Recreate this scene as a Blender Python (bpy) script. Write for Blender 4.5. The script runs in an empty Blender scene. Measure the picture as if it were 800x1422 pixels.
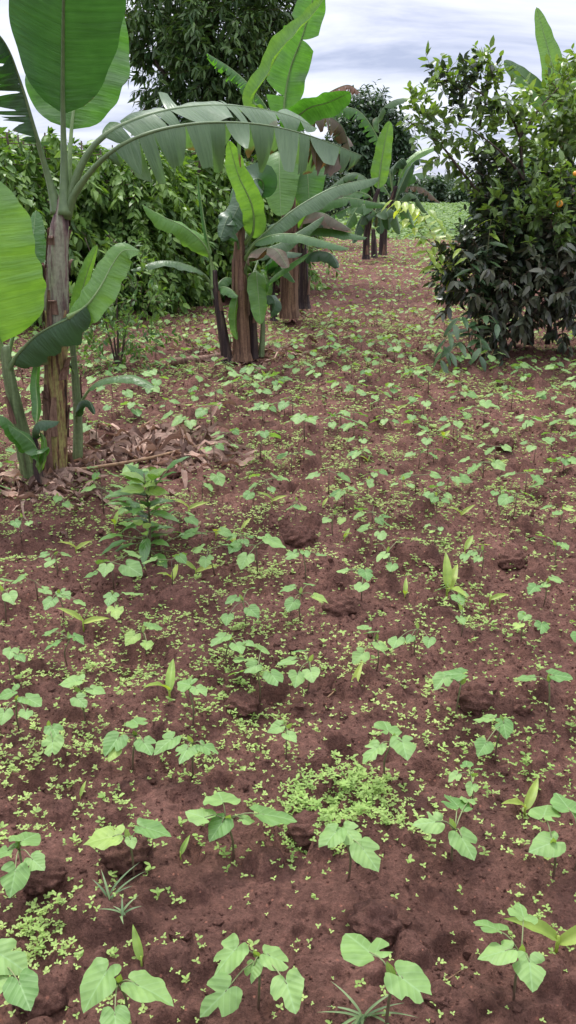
import bpy, math, random
import numpy as np
from mathutils import Vector
rng = np.random.default_rng(11)
random.seed(5)
S = bpy.context.scene
C = S.collection
# ------------------------------------------------------------------ camera
F = 1183.0; CH = 1.5; PITCH = math.radians(20.6)
cam = bpy.data.cameras.new("camera"); co = bpy.data.objects.new("camera", cam); C.objects.link(co)
co.location = (0, 0, CH); co.rotation_euler = (math.pi/2 - PITCH, 0, 0)
cam.sensor_fit = 'VERTICAL'; cam.angle = 2*math.atan(711/F); cam.clip_end = 3000; cam.clip_start = 0.05
S.camera = co
cp, sp = math.cos(PITCH), math.sin(PITCH)
def ray(px, py):
    u = (px-400)/F; v = (711-py)/F
    return np.array([u, cp + v*sp, -sp + v*cp])
def P(px, py, Y):
    d = ray(px, py); return np.array([0, 0, CH]) + d*(Y/d[1])
def onz(px, py, z=0.0):
    d = ray(px, py); t = (z-CH)/d[2]; return np.array([0, 0, CH]) + d*t
def proj(p):
    d = np.asarray(p, float)-np.array([0, 0, CH])
    f = d[1]*cp - d[2]*sp; up = d[1]*sp + d[2]*cp
    return 400+F*d[0]/f, 711-F*up/f
def nrm(v):
    v = np.asarray(v, float); return v/(np.linalg.norm(v, axis=-1, keepdims=True)+1e-9)
# ------------------------------------------------------------------ noise
_g = np.random.default_rng(3)
_perm = _g.permutation(512); _ang = _g.random(512)*2*np.pi; _r1 = _g.random(512); _r2 = _g.random(512); _r3 = _g.random(512)
def _h(i, j, s): return _perm[(_perm[(i + s*37) & 511] + j) & 511]
def perlin(x, y, s=0):
    xi = np.floor(x).astype(int); yi = np.floor(y).astype(int); xf = x-xi; yf = y-yi
    u = xf*xf*xf*(xf*(xf*6-15)+10); v = yf*yf*yf*(yf*(yf*6-15)+10)
    def g(a, b, dx, dy):
        t = _ang[_h(a, b, s)]; return np.cos(t)*dx+np.sin(t)*dy
    n0 = g(xi, yi, xf, yf)*(1-u)+g(xi+1, yi, xf-1, yf)*u
    n1 = g(xi, yi+1, xf, yf-1)*(1-u)+g(xi+1, yi+1, xf-1, yf-1)*u
    return (n0*(1-v)+n1*v)*1.5
def domes(x, y, cell, r0, r1, s, prob=1.0, hk=.6):
    out = np.zeros_like(x); wx = x+perlin(x*2.2/cell, y*2.2/cell, s+5)*cell*.16; wy = y+perlin(x*2.2/cell, y*2.2/cell, s+6)*cell*.16
    ci = np.floor(wx/cell).astype(int); cj = np.floor(wy/cell).astype(int)
    for di in (-1, 0, 1):
        for dj in (-1, 0, 1):
            i = ci+di; j = cj+dj; h = _h(i, j, s)
            cx = (i+_r1[h])*cell; cy = (j+_r2[h])*cell
            k = _r3[h]; rr = (r0+(r1-r0)*k**2)*cell
            rr = np.where(_r1[(h+91) & 511] < prob, rr, 1e-4)
            asp = .7+.6*_r2[(h+57) & 511]
            d2 = ((wx-cx)**2*asp+(wy-cy)**2/asp)/rr**2
            out = np.maximum(out, np.sqrt(np.clip(1-d2, 0, 1))*rr*hk)
    return out
def height(x, y):
    x = np.asarray(x, float); y = np.asarray(y, float)
    near = np.clip(1-(y-24)/14, 0, 1)
    h = .05*perlin(x*.45, y*.45, 1)
    t = .030*perlin(x*1.9, y*1.9, 2) + .026*perlin(x*4.3, y*4.6, 3) + .012*perlin(x*10, y*10, 4) + .006*perlin(x*23, y*23, 5) + .0032*perlin(x*52, y*52, 6)
    t = t + domes(x, y, .34, .12, .36, 7, .8, .52) + domes(x, y, .13, .1, .42, 13, .85, .95) + domes(x, y, .05, .1, .45, 19, .7, .9)+ domes(x, y, .021, .15, .45, 37, .6, .9)*np.clip(1-y/7, 0, 1)
    t = t*1.12 - domes(x+.11, y+.07, .42, .12, .3, 29, .45, .55) - domes(x+.31, y+.17, .17, .1, .34, 41, .7, .85)
    t = t - .022*np.exp(-((x*0)))  # mean of the lumps
    return h*.6 + t*near
def hz(x, y): return float(height(np.array([x]), np.array([y]))[0])
def G(px, py):
    p = onz(px, py, 0.0)
    for _ in range(3): p = onz(px, py, hz(p[0], p[1]))
    return p
# ------------------------------------------------------------------ mesh accumulator
class MB:
    def __init__(s): s.v = []; s.f = []; s.m = []; s.t = []; s.q = []; s.n = 0
    def add(s, verts, faces, mat=0, tint=.5, q=None):
        verts = np.asarray(verts, float).reshape(-1, 3); n = len(verts)
        s.v.append(verts)
        for fa in (faces if isinstance(faces, list) else [faces]):
            fa = np.asarray(fa, int); s.f.append(fa+s.n)
            s.m.append(np.full(len(fa), mat, int) if np.isscalar(mat) else np.asarray(mat))
        s.t.append(np.full(n, tint, float) if np.isscalar(tint) else np.asarray(tint, float))
        s.q.append(np.zeros((n, 2)) if q is None else np.asarray(q, float).reshape(-1, 2))
        s.n += n
    def build(s, name, mats, parent=None, origin=(0, 0, 0), smooth=True):
        v = np.concatenate(s.v)-np.asarray(origin, float)
        me = bpy.data.meshes.new(name)
        me.vertices.add(len(v)); me.vertices.foreach_set("co", v.ravel().astype(np.float32))
        tot = np.concatenate([np.full(len(f), f.shape[1], int) for f in s.f]); loops = np.concatenate([f.ravel() for f in s.f])
        me.loops.add(len(loops)); me.loops.foreach_set("vertex_index", loops.astype(np.int32))
        me.polygons.add(len(tot)); st = np.concatenate([[0], np.cumsum(tot)[:-1]])
        me.polygons.foreach_set("loop_start", st.astype(np.int32)); me.polygons.foreach_set("loop_total", tot.astype(np.int32))
        me.polygons.foreach_set("material_index", np.concatenate(s.m).astype(np.int32))
        me.polygons.foreach_set("use_smooth", np.full(len(tot), smooth))
        a = me.attributes.new("tint", 'FLOAT', 'POINT'); a.data.foreach_set("value", np.concatenate(s.t).astype(np.float32))
        a = me.attributes.new("leafuv", 'FLOAT2', 'POINT'); a.data.foreach_set("vector", np.concatenate(s.q).ravel().astype(np.float32))
        for m in (mats if isinstance(mats, (list, tuple)) else [mats]): me.materials.append(m)
        me.update(calc_edges=True); me.validate()
        o = bpy.data.objects.new(name, me); C.objects.link(o)
        if parent is not None: o.parent = parent; o.location = Vector(origin)-world_loc(parent)
        else: o.location = origin
        return o
def world_loc(o):
    v = Vector(o.location)
    while o.parent: o = o.parent; v += Vector(o.location)
    return v
def empty(name, loc):
    o = bpy.data.objects.new(name, None); C.objects.link(o); o.location = loc; o.empty_display_size = .1; return o
def tag(o, label=None, cat=None, group=None, kind=None):
    if label: o["label"] = label
    if cat: o["category"] = cat
    if group: o["group"] = group
    if kind: o["kind"] = kind
    return o
def spline(pts, n):
    pts = np.asarray(pts, float); k = len(pts)
    if k == 2: return pts[0]+(pts[1]-pts[0])*np.linspace(0, 1, n)[:, None]
    ext = np.vstack([2*pts[0]-pts[1], pts, 2*pts[-1]-pts[-2]])
    t = np.linspace(0, k-1-1e-6, n*4); i = t.astype(int); f = (t-i)[:, None]
    a, b, c, d = ext[i], ext[i+1], ext[i+2], ext[i+3]
    q = .5*((2*b)+(c-a)*f+(2*a-5*b+4*c-d)*f**2+(-a+3*b-3*c+d)*f**3)
    L = np.concatenate([[0], np.cumsum(np.linalg.norm(np.diff(q, axis=0), axis=1))])
    s = np.linspace(0, L[-1], n)
    return np.stack([np.interp(s, L, q[:, k]) for k in range(3)], 1)
def frames(c, up):
    T = nrm(np.gradient(c, axis=0)); U = np.broadcast_to(np.asarray(up, float), T.shape)
    Sd = np.cross(T, U); bad = np.linalg.norm(Sd, axis=1) < .05
    Sd[bad] = np.cross(T[bad], [.3, .9, .2]); Sd = nrm(Sd); Un = np.cross(Sd, T)
    return T, Sd, Un
def tube(mb, pts, rad, k=8, mat=0, tint=.5, rough=0, n=None, up=(0.13, .21, .97)):
    pts = np.asarray(pts, float)
    if n: 
        r0 = np.asarray(rad, float); pts2 = spline(pts, n)
        rad = np.interp(np.linspace(0, 1, n), np.linspace(0, 1, len(r0)), r0) if r0.ndim else np.full(n, float(r0)); pts = pts2
    rad = np.broadcast_to(np.asarray(rad, float), (len(pts),))
    T = nrm(np.gradient(pts, axis=0)); m = T.mean(0)
    ref = np.array([1., 0, 0]) if abs(m[2]) > .7*np.linalg.norm(m) else np.array([0, 0, 1.])
    A = nrm(np.cross(T, ref)); B = np.cross(T, A)
    th = np.linspace(0, 2*np.pi, k, endpoint=False); nn = len(pts)
    rr = rad[:, None]*(1+rough*(rng.random((nn, k))-.5)) if rough else np.repeat(rad[:, None], k, 1)
    V = pts[:, None]+rr[..., None]*(np.cos(th)[None, :, None]*A[:, None]+np.sin(th)[None, :, None]*B[:, None])
    V = V.reshape(-1, 3); i = np.arange(nn-1)[:, None]*k; j = np.arange(k)[None]
    fa = np.stack([i+j, i+(j+1) % k, i+k+(j+1) % k, i+k+j], -1).reshape(-1, 4)
    q = np.stack([np.repeat(np.linspace(0, 1, nn), k), np.tile(np.arange(k)/k, nn)], 1)
    cap = np.array([list(range(k))[::-1]]); cap2 = np.array([[(nn-1)*k+a for a in range(k)]])
    mb.add(V, [fa, cap, cap2], mat, tint, q)
# leaf templates: (u along, v across)
TU = np.array([[0, 0], [.3, -.45], [.3, 0], [.3, .45], [.68, -.36], [.68, 0], [.68, .36], [1, 0]])
TT = [np.array([[0, 2, 1], [0, 3, 2], [4, 5, 7], [5, 6, 7]]), np.array([[1, 2, 5, 4], [2, 3, 6, 5]])]
SU = np.array([[0, 0], [.35, -.48], [.8, -.36], [1, 0], [.8, .36], [.35, .48]])
ST = [np.array([[0, 3, 2, 1], [0, 5, 4, 3]])]
def leaves(mb, Pp, D, N, L, W, droop=.15, fold=.25, mat=0, tint=None, small=False):
    Pp = np.atleast_2d(Pp); n = len(Pp); D = nrm(D); Sd = nrm(np.cross(D, N)); N = np.cross(Sd, D)
    U, TTT = (SU, ST) if small else (TU, TT)
    L = np.broadcast_to(L, (n,))[:, None, None]; W = np.broadcast_to(W, (n,))[:, None, None]
    u = U[None, :, 0, None]; v = U[None, :, 1, None]
    dr = np.broadcast_to(droop, (n,))[:, None, None]
    V = Pp[:, None]+D[:, None]*u*L+Sd[:, None]*v*W+N[:, None]*(fold*np.abs(v)*W-dr*u*u*L)
    k = len(U); off = (np.arange(n)*k)[:, None, None]
    fs = [(f[None]+off).reshape(-1, f.shape[1]) for f in TTT]
    t = rng.random(n) if tint is None else np.broadcast_to(tint, (n,))
    q = np.tile(U, (n, 1))
    mb.add(V.reshape(-1, 3), fs, mat, np.repeat(t, k), q)
def rdir(n, zb=0.0):
    d = rng.normal(size=(n, 3)); d = nrm(d); d[:, 2] += zb; return nrm(d)
# ------------------------------------------------------------------ materials
def mat(name):
    m = bpy.data.materials.new(name); m.use_nodes = True; nt = m.node_tree; nt.nodes.clear()
    out = nt.nodes.new("ShaderNodeOutputMaterial"); return m, nt, out
def nd(nt, t, **kw):
    n = nt.nodes.new(t)
    for k, v in kw.items():
        if k.startswith("i_"):
            key = k[2:]; key = int(key) if key.isdigit() else key.replace("_", " ")
            n.inputs[key].default_value = v
        else: setattr(n, k, v)
    return n
def col(c): return (*c, 1)
def ramp(nt, fac, stops):
    r = nt.nodes.new("ShaderNodeValToRGB"); e = r.color_ramp.elements
    while len(e) < len(stops): e.new(.5)
    for i, (p, c) in enumerate(stops): e[i].position = p; e[i].color = col(c)
    nt.links.new(fac, r.inputs[0]); return r.outputs[0]
def mix(nt, fac, a, b, mode='MIX'):
    m = nt.nodes.new("ShaderNodeMix"); m.data_type = 'RGBA'; m.blend_type = mode
    for s_, x in ((m.inputs[0], fac), (m.inputs[6], a), (m.inputs[7], b)):
        if hasattr(x, "links"): nt.links.new(x, s_)
        else: s_.default_value = x if not isinstance(x, tuple) or len(x) == 4 else col(x)
    return m.outputs[2]
def leaf_mat(name, c0, c1, rough=.45, trans=.35, tcol=None, under=None, banana=False, dry=0.0, spec=.5, vein=None, mottle=None):
    m, nt, out = mat(name); L = nt.links.new
    at = nd(nt, "ShaderNodeAttribute", attribute_name="tint"); quv = nd(nt, "ShaderNodeAttribute", attribute_name="leafuv")
    base = mix(nt, at.outputs["Fac"], c0, c1)
    tc = nd(nt, "ShaderNodeTexCoord")
    nz = nd(nt, "ShaderNodeTexNoise", i_Scale=9.0 if banana else 25.0, i_Detail=4.0); L(tc.outputs["Object"], nz.inputs["Vector"])
    base = mix(nt, .55, base, ramp(nt, nz.outputs["Fac"], [(.3, (.55, .6, .5)), (.7, (1.35, 1.3, 1.2))]), 'MULTIPLY')
    bump_in = nz.outputs["Fac"]
    sep = nd(nt, "ShaderNodeSeparateXYZ"); L(quv.outputs["Vector"], sep.inputs[0])
    if banana:
        mp = nd(nt, "ShaderNodeMapping"); mp.inputs["Scale"].default_value = (90, 1.2, 1); L(quv.outputs["Vector"], mp.inputs["Vector"])
        st = nd(nt, "ShaderNodeTexNoise", i_Scale=1.0, i_Detail=3.0); L(mp.outputs[0], st.inputs["Vector"])
        base = mix(nt, .5, base, ramp(nt, st.outputs["Fac"], [(.33, (.60, .68, .6)), (.67, (1.35, 1.25, 1.2))]), 'MULTIPLY')
        bump_in = st.outputs["Fac"]
        # dry brown margins and blotches
        nz2 = nd(nt, "ShaderNodeTexNoise", i_Scale=5.0, i_Detail=6.0); L(tc.outputs["Object"], nz2.inputs["Vector"])
        ad = nd(nt, "ShaderNodeMath", operation='MULTIPLY_ADD', i_1=.55, i_2=-.55+dry*.75); L(sep.outputs[1], ad.inputs[0])
        ad2 = nd(nt, "ShaderNodeMath", operation='ADD'); L(ad.outputs[0], ad2.inputs[0]); L(nz2.outputs["Fac"], ad2.inputs[1])
        drf = ramp(nt, ad2.outputs[0], [(.60, (0, 0, 0)), (.66, (1, 1, 1))])
        base = mix(nt, drf, base, ramp(nt, nz.outputs["Fac"], [(.35, (.06, .035, .02)), (.65, (.22, .13, .07))]))
    elif vein:
        # side veins and midrib from the leaf's own coordinates
        ab = nd(nt, "ShaderNodeMath", operation='ABSOLUTE'); L(sep.outputs[1], ab.inputs[0])
        s1 = nd(nt, "ShaderNodeMath", operation='MULTIPLY_ADD', i_1=-.9); L(ab.outputs[0], s1.inputs[0]); L(sep.outputs[0], s1.inputs[2])
        s2 = nd(nt, "ShaderNodeMath", operation='MULTIPLY', i_1=30.0); L(s1.outputs[0], s2.inputs[0])
        s3 = nd(nt, "ShaderNodeMath", operation='SINE'); L(s2.outputs[0], s3.inputs[0])
        vf = ramp(nt, s3.outputs[0], [(.80, (0, 0, 0)), (1, (.30, .30, .30))]); mf = ramp(nt, ab.outputs[0], [(.0, (.8, .8, .8)), (.035, (0, 0, 0))])
        vv = mix(nt, 1.0, vf, mf, 'LIGHTEN')
        base = mix(nt, vv, base, vein); bump_in = s3.outputs[0]
    if mottle:
        nz3 = nd(nt, "ShaderNodeTexNoise", i_Scale=60.0, i_Detail=3.0); L(tc.outputs["Object"], nz3.inputs["Vector"])
        base = mix(nt, ramp(nt, nz3.outputs["Fac"], [(.62, (0, 0, 0)), (.7, (.7, .7, .7))]), base, mottle)
    geo = nd(nt, "ShaderNodeNewGeometry")
    top = base
    if under:
        base = mix(nt, geo.outputs["Backfacing"], base, mix(nt, .75, base, under))
    b = nd(nt, "ShaderNodeBump", i_Strength=.18 if vein else (.6 if banana else .35), i_Distance=.012 if banana else .002); L(bump_in, b.inputs["Height"])
    pr = nd(nt, "ShaderNodeBsdfPrincipled", i_Roughness=rough); pr.inputs["Specular IOR Level"].default_value = spec
    L(base, pr.inputs["Base Color"]); L(b.outputs[0], pr.inputs["Normal"])
    tr = nd(nt, "ShaderNodeBsdfTranslucent"); tcx = mix(nt, 1.0, top, tcol or (1.5, 1.6, .7), 'MULTIPLY'); L(tcx, tr.inputs[0])
    ms = nd(nt, "ShaderNodeMixShader", i_0=trans); L(pr.outputs[0], ms.inputs[1]); L(tr.outputs[0], ms.inputs[2]); L(ms.outputs[0], out.inputs[0])
    return m
def bark_mat(name, stops, sc=(30, 30, 3), rough=.85, bump=.6, bd=.01, fine=None):
    m, nt, out = mat(name); L = nt.links.new
    tc = nd(nt, "ShaderNodeTexCoord"); mp = nd(nt, "ShaderNodeMapping"); mp.inputs["Scale"].default_value = sc; L(tc.outputs["Object"], mp.inputs["Vector"])
    n1 = nd(nt, "ShaderNodeTexNoise", i_Scale=1.0, i_Detail=6.0, i_Roughness=.65); L(mp.outputs[0], n1.inputs["Vector"])
    n2 = nd(nt, "ShaderNodeTexNoise", i_Scale=60.0, i_Detail=4.0); L(tc.outputs["Object"], n2.inputs["Vector"])
    c = ramp(nt, n1.outputs["Fac"], stops)
    c = mix(nt, .5, c, ramp(nt, n2.outputs["Fac"], [(.3, (.6, .6, .6)), (.7, (1.3, 1.3, 1.3))]), 'MULTIPLY')
    b = nd(nt, "ShaderNodeBump", i_Strength=bump, i_Distance=bd); L(n1.outputs["Fac"], b.inputs["Height"])
    pr = nd(nt, "ShaderNodeBsdfPrincipled", i_Roughness=rough); pr.inputs["Specular IOR Level"].default_value = .25
    L(c, pr.inputs["Base Color"]); L(b.outputs[0], pr.inputs["Normal"]); L(pr.outputs[0], out.inputs[0]); return m
def soil_mat(name, far=False):
    m, nt, out = mat(name); L = nt.links.new
    tc = nd(nt, "ShaderNodeTexCoord"); v = tc.outputs["Object"]
    n1 = nd(nt, "ShaderNodeTexNoise", i_Scale=2.2, i_Detail=8.0, i_Roughness=.7); L(v, n1.inputs["Vector"])
    n2 = nd(nt, "ShaderNodeTexNoise", i_Scale=45.0, i_Detail=8.0, i_Roughness=.75); L(v, n2.inputs["Vector"])
    n3 = nd(nt, "ShaderNodeTexNoise", i_Scale=170.0, i_Detail=5.0, i_Roughness=.7); L(v, n3.inputs["Vector"])
    vo = nd(nt, "ShaderNodeTexVoronoi", i_Scale=95.0); L(v, vo.inputs["Vector"])
    c = ramp(nt, n1.outputs["Fac"], [(.3, (.074, .036, .027)), (.55, (.140, .070, .053)), (.75, (.21, .110, .084))])
    c = mix(nt, .75, c, ramp(nt, n2.outputs["Fac"], [(.3, (.36, .34, .33)), (.5, (1, 1, 1)), (.72, (1.75, 1.7, 1.65))]), 'MULTIPLY')
    c = mix(nt, .5, c, ramp(nt, n3.outputs["Fac"], [(.35, (.6, .6, .6)), (.65, (1.35, 1.35, 1.35))]), 'MULTIPLY')
    wn = nd(nt, "ShaderNodeTexWhiteNoise", noise_dimensions='3D'); L(vo.outputs["Position"], wn.inputs["Vector"])
    g1 = ramp(nt, wn.outputs["Value"], [(.965, (0, 0, 0)), (.97, (1, 1, 1))]); g2 = ramp(nt, vo.outputs["Distance"], [(.28, (1, 1, 1)), (.34, (0, 0, 0))])
    g = mix(nt, 1.0, g1, g2, 'MULTIPLY')
    c = mix(nt, g, c, (.26, .115, .08))
    hm = nd(nt, "ShaderNodeMath", operation='MULTIPLY_ADD', i_1=.45); L(n3.outputs["Fac"], hm.inputs[0]); L(n2.outputs["Fac"], hm.inputs[2])
    b = nd(nt, "ShaderNodeBump", i_Strength=1.0, i_Distance=.016); L(hm.outputs[0], b.inputs["Height"])
    pr = nd(nt, "ShaderNodeBsdfPrincipled", i_Roughness=.92); pr.inputs["Specular IOR Level"].default_value = .15
    L(c, pr.inputs["Base Color"]); L(b.outputs[0], pr.inputs["Normal"]); L(pr.outputs[0], out.inputs[0]); return m
M = {}
M['soil'] = soil_mat("soil")
M['ban'] = leaf_mat("banana_leaf_green", (.045, .125, .030), (.085, .20, .040), .38, .42, (1.5, 1.9, .55), (.10, .19, .075), True, .0)
M['ban_pale'] = leaf_mat("banana_leaf_waxy_sheen", (.10, .175, .095), (.16, .24, .135), .40, .22, (1.2, 1.7, .6), (.045, .10, .03), True, .12)  # sky reflection on the waxy top is put into the pale base colour
M['ban_bright'] = leaf_mat("banana_leaf_young", (.095, .21, .045), (.135, .27, .06), .40, .38, (1.6, 1.6, .5), (.12, .26, .06), True, -.1)
M['ban_dark'] = leaf_mat("banana_leaf_old_and_shaded", (.022, .062, .022), (.035, .095, .03), .4, .25, (1.3, 1.8, .6), (.04, .085, .035), True, .05)  # dark blades; on the left sucker the colour also stands in for shade
M['ban_dry'] = leaf_mat("banana_leaf_withering", (.07, .12, .05), (.15, .12, .08), .6, .2, (1.2, 1.2, .6), (.12, .09, .06), True, .42)
M['ban_dead'] = leaf_mat("banana_leaf_dead", (.20, .12, .085), (.36, .23, .17), .8, .12, (1.1, .9, .7), None, True, -.2)
M['rib'] = leaf_mat("banana_midrib", (.13, .22, .07), (.2, .3, .11), .4, .05)
M['rib_dark'] = leaf_mat("banana_midrib_old", (.07, .13, .045), (.13, .19, .08), .45, .05)
M['stem_main'] = bark_mat("banana_stem_bark", [(.34, (.008, .006, .007)), (.42, (.07, .035, .022)), (.49, (.20, .12, .06)), (.55, (.27, .26, .085)), (.62, (.14, .07, .04)), (.70, (.03, .016, .014))], (34, 34, 2.2), .6, .7, .012)
M['stem_top'] = bark_mat("banana_stem_neck", [(.34, (.04, .022, .025)), (.46, (.17, .11, .10)), (.55, (.24, .25, .17)), (.68, (.09, .05, .05))], (22, 22, 2.2), .6, .5, .008)
M['stem_brown'] = bark_mat("banana_stem_brown", [(.3, (.03, .018, .014)), (.45, (.10, .055, .035)), (.6, (.21, .125, .075)), (.75, (.12, .10, .045))], (30, 30, 1.5), .7, .7, .012)
M['stem_dark'] = bark_mat("banana_stem_dark", [(.3, (.012, .009, .010)), (.5, (.04, .025, .025)), (.65, (.10, .075, .05)), (.78, (.09, .12, .05))], (30, 30, 1.8), .6, .6, .01)
M['stem_green'] = bark_mat("banana_stem_green", [(.28, (.05, .03, .03)), (.42, (.08, .11, .045)), (.6, (.14, .19, .085)), (.75, (.19, .22, .13))], (30, 30, 1.6), .5, .4, .006)
M['sheath'] = bark_mat("dry_sheath", [(.3, (.05, .028, .022)), (.5, (.15, .085, .06)), (.7, (.29, .19, .13))], (30, 30, 3), .8, .6, .008)
M['bark'] = bark_mat("grey_brown_bark", [(.3, (.025, .018, .014)), (.55, (.075, .055, .042)), (.75, (.13, .10, .08))])
M['twig'] = bark_mat("twig_bark", [(.3, (.05, .03, .022)), (.7, (.17, .11, .08))], (60, 60, 60), .8, .3, .002)
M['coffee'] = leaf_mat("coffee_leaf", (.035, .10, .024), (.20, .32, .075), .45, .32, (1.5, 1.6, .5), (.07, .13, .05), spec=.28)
M['tree'] = leaf_mat("mango_leaf", (.026, .070, .024), (.15, .235, .075), .42, .25, (1.4, 1.6, .5), (.05, .08, .035), spec=.3)
M['fartree'] = leaf_mat("far_tree_leaf", (.025, .06, .028), (.06, .11, .045), .5, .2, (1.3, 1.4, .6))
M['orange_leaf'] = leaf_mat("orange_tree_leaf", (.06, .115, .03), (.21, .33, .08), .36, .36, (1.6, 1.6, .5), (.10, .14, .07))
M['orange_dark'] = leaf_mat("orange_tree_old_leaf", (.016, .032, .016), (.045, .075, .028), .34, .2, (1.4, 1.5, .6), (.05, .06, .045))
M['purple'] = leaf_mat("dusky_shrub_leaf", (.022, .042, .018), (.11, .105, .065), .42, .15, (1.3, 1.2, .8), (.05, .05, .04))
M['sapling'] = leaf_mat("sapling_leaf", (.20, .33, .045), (.36, .46, .08), .4, .4, (1.5, 1.4, .5))
M['avocado'] = leaf_mat("drooping_sapling_leaf", (.045, .095, .04), (.09, .16, .065), .35, .25, (1.4, 1.5, .6), (.09, .13, .08))
M['cof_seed'] = leaf_mat("coffee_seedling_leaf", (.04, .12, .024), (.14, .28, .06), .28, .25, (1.5, 1.6, .5), (.08, .15, .05), vein=(.12, .22, .07))
M['cof_new'] = leaf_mat("coffee_seedling_new_leaf", (.15, .27, .05), (.25, .38, .09), .3, .35, (1.5, 1.5, .5), None, vein=(.3, .42, .14))
M['bean'] = leaf_mat("bean_leaf", (.105, .225, .062), (.215, .35, .115), .55, .33, (1.4, 1.5, .5), (.15, .25, .11), vein=(.23, .38, .16), spec=.35)
M['bean_y'] = leaf_mat("bean_leaf_yellowish", (.20, .33, .08), (.28, .40, .10), .55, .35, (1.4, 1.4, .5), None, vein=(.32, .44, .15), mottle=(.12, .22, .05), spec=.35)
M['bean_stem'] = leaf_mat("bean_stem", (.10, .055, .04), (.16, .20, .08), .6, .1)
M['maize'] = leaf_mat("maize_leaf", (.18, .31, .06), (.34, .43, .09), .5, .42, (1.5, 1.4, .45), spec=.4)
M['grassblade'] = leaf_mat("grass_leaf", (.09, .16, .07), (.17, .25, .11), .5, .3)
M['weed'] = leaf_mat("weed_leaf", (.21, .34, .085), (.40, .52, .18), .6, .35, (1.3, 1.3, .5), spec=.3)
M['crop'] = leaf_mat("crop_leaf", (.09, .17, .05), (.18, .28, .085), .6, .3, spec=.3)
M['bean_far'] = leaf_mat("bean_leaf_field", (.14, .26, .08), (.27, .40, .135), .6, .33, (1.4, 1.4, .5), spec=.3)
M['deadleaf'] = leaf_mat("dry_litter", (.12, .065, .052), (.48, .32, .26), .85, .12, (1.1, .9, .7), None, True, -.6)
M['stalk'] = bark_mat("dry_stalk", [(.3, (.10, .06, .03)), (.7, (.32, .20, .11))], (20, 20, 20), .7, .3, .003)
def fruit_mat():
    m, nt, out = mat("orange_peel"); L = nt.links.new
    vo = nd(nt, "ShaderNodeTexVoronoi", i_Scale=260.0); nz = nd(nt, "ShaderNodeTexNoise", i_Scale=20.0)
    tc = nd(nt, "ShaderNodeTexCoord"); L(tc.outputs["Object"], vo.inputs["Vector"]); L(tc.outputs["Object"], nz.inputs["Vector"])
    c = ramp(nt, nz.outputs["Fac"], [(.3, (.62, .23, .02)), (.7, (.75, .36, .04))])
    b = nd(nt, "ShaderNodeBump", i_Strength=.3, i_Distance=.001); L(vo.outputs["Distance"], b.inputs["Height"])
    pr = nd(nt, "ShaderNodeBsdfPrincipled", i_Roughness=.4); L(c, pr.inputs["Base Color"]); L(b.outputs[0], pr.inputs["Normal"]); L(pr.outputs[0], out.inputs[0]); return m
M['fruit'] = fruit_mat()
# ------------------------------------------------------------------ world and sun
w = bpy.data.worlds.new("World"); S.world = w; w.use_nodes = True; nt = w.node_tree; nt.nodes.clear(); L = nt.links.new
wo = nd(nt, "ShaderNodeOutputWorld"); bg = nd(nt, "ShaderNodeBackground", i_Strength=.1)
EL, AZ = math.radians(58), math.radians(-25)   # azimuth from +Y towards +X
sky = nd(nt, "ShaderNodeTexSky"); sky.sky_type = 'NISHITA'; sky.sun_disc = False; sky.sun_elevation = EL; sky.sun_rotation = AZ
tc = nd(nt, "ShaderNodeTexCoord")
sx = nd(nt, "ShaderNodeSeparateXYZ"); L(tc.outputs["Generated"], sx.inputs[0])
dv = nd(nt, "ShaderNodeMath", operation='ADD', i_1=.22); L(sx.outputs[2], dv.inputs[0])
px_ = nd(nt, "ShaderNodeMath", operation='DIVIDE'); L(sx.outputs[0], px_.inputs[0]); L(dv.outputs[0], px_.inputs[1])
py_ = nd(nt, "ShaderNodeMath", operation='DIVIDE'); L(sx.outputs[1], py_.inputs[0]); L(dv.outputs[0], py_.inputs[1])
cb = nd(nt, "ShaderNodeCombineXYZ"); L(px_.outputs[0], cb.inputs[0]); L(py_.outputs[0], cb.inputs[1])
mp = nd(nt, "ShaderNodeMapping"); mp.inputs["Scale"].default_value = (.55, 1.5, 1); mp.inputs["Rotation"].default_value = (0, 0, .25); L(cb.outputs[0], mp.inputs["Vector"])
cn = nd(nt, "ShaderNodeTexNoise", i_Scale=1.7, i_Detail=7.0, i_Roughness=.58, i_Distortion=.35); L(mp.outputs[0], cn.inputs["Vector"])
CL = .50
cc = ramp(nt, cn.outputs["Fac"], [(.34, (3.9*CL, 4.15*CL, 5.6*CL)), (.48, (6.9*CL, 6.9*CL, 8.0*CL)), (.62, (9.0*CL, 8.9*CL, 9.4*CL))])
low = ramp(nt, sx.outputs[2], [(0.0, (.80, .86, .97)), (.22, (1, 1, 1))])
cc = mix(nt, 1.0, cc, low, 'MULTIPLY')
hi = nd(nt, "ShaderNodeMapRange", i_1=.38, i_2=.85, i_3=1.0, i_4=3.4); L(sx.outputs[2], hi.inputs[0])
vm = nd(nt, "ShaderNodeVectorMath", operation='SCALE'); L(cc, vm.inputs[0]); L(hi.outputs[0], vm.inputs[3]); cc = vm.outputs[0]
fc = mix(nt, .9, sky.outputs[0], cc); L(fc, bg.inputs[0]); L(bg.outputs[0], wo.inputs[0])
sl = bpy.data.lights.new("sun", 'SUN'); sl.energy = 1.5; sl.angle = math.radians(10); sl.color = (1, .96, .9)
so = bpy.data.objects.new("sun", sl); C.objects.link(so)
dsun = Vector((math.sin(AZ)*math.cos(EL), math.cos(AZ)*math.cos(EL), math.sin(EL))); so.rotation_euler = dsun.to_track_quat('Z', 'Y').to_euler()
S.view_settings.view_transform = 'Standard'; S.view_settings.look = 'None'; S.view_settings.exposure = 1.38; S.view_settings.gamma = 1
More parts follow.
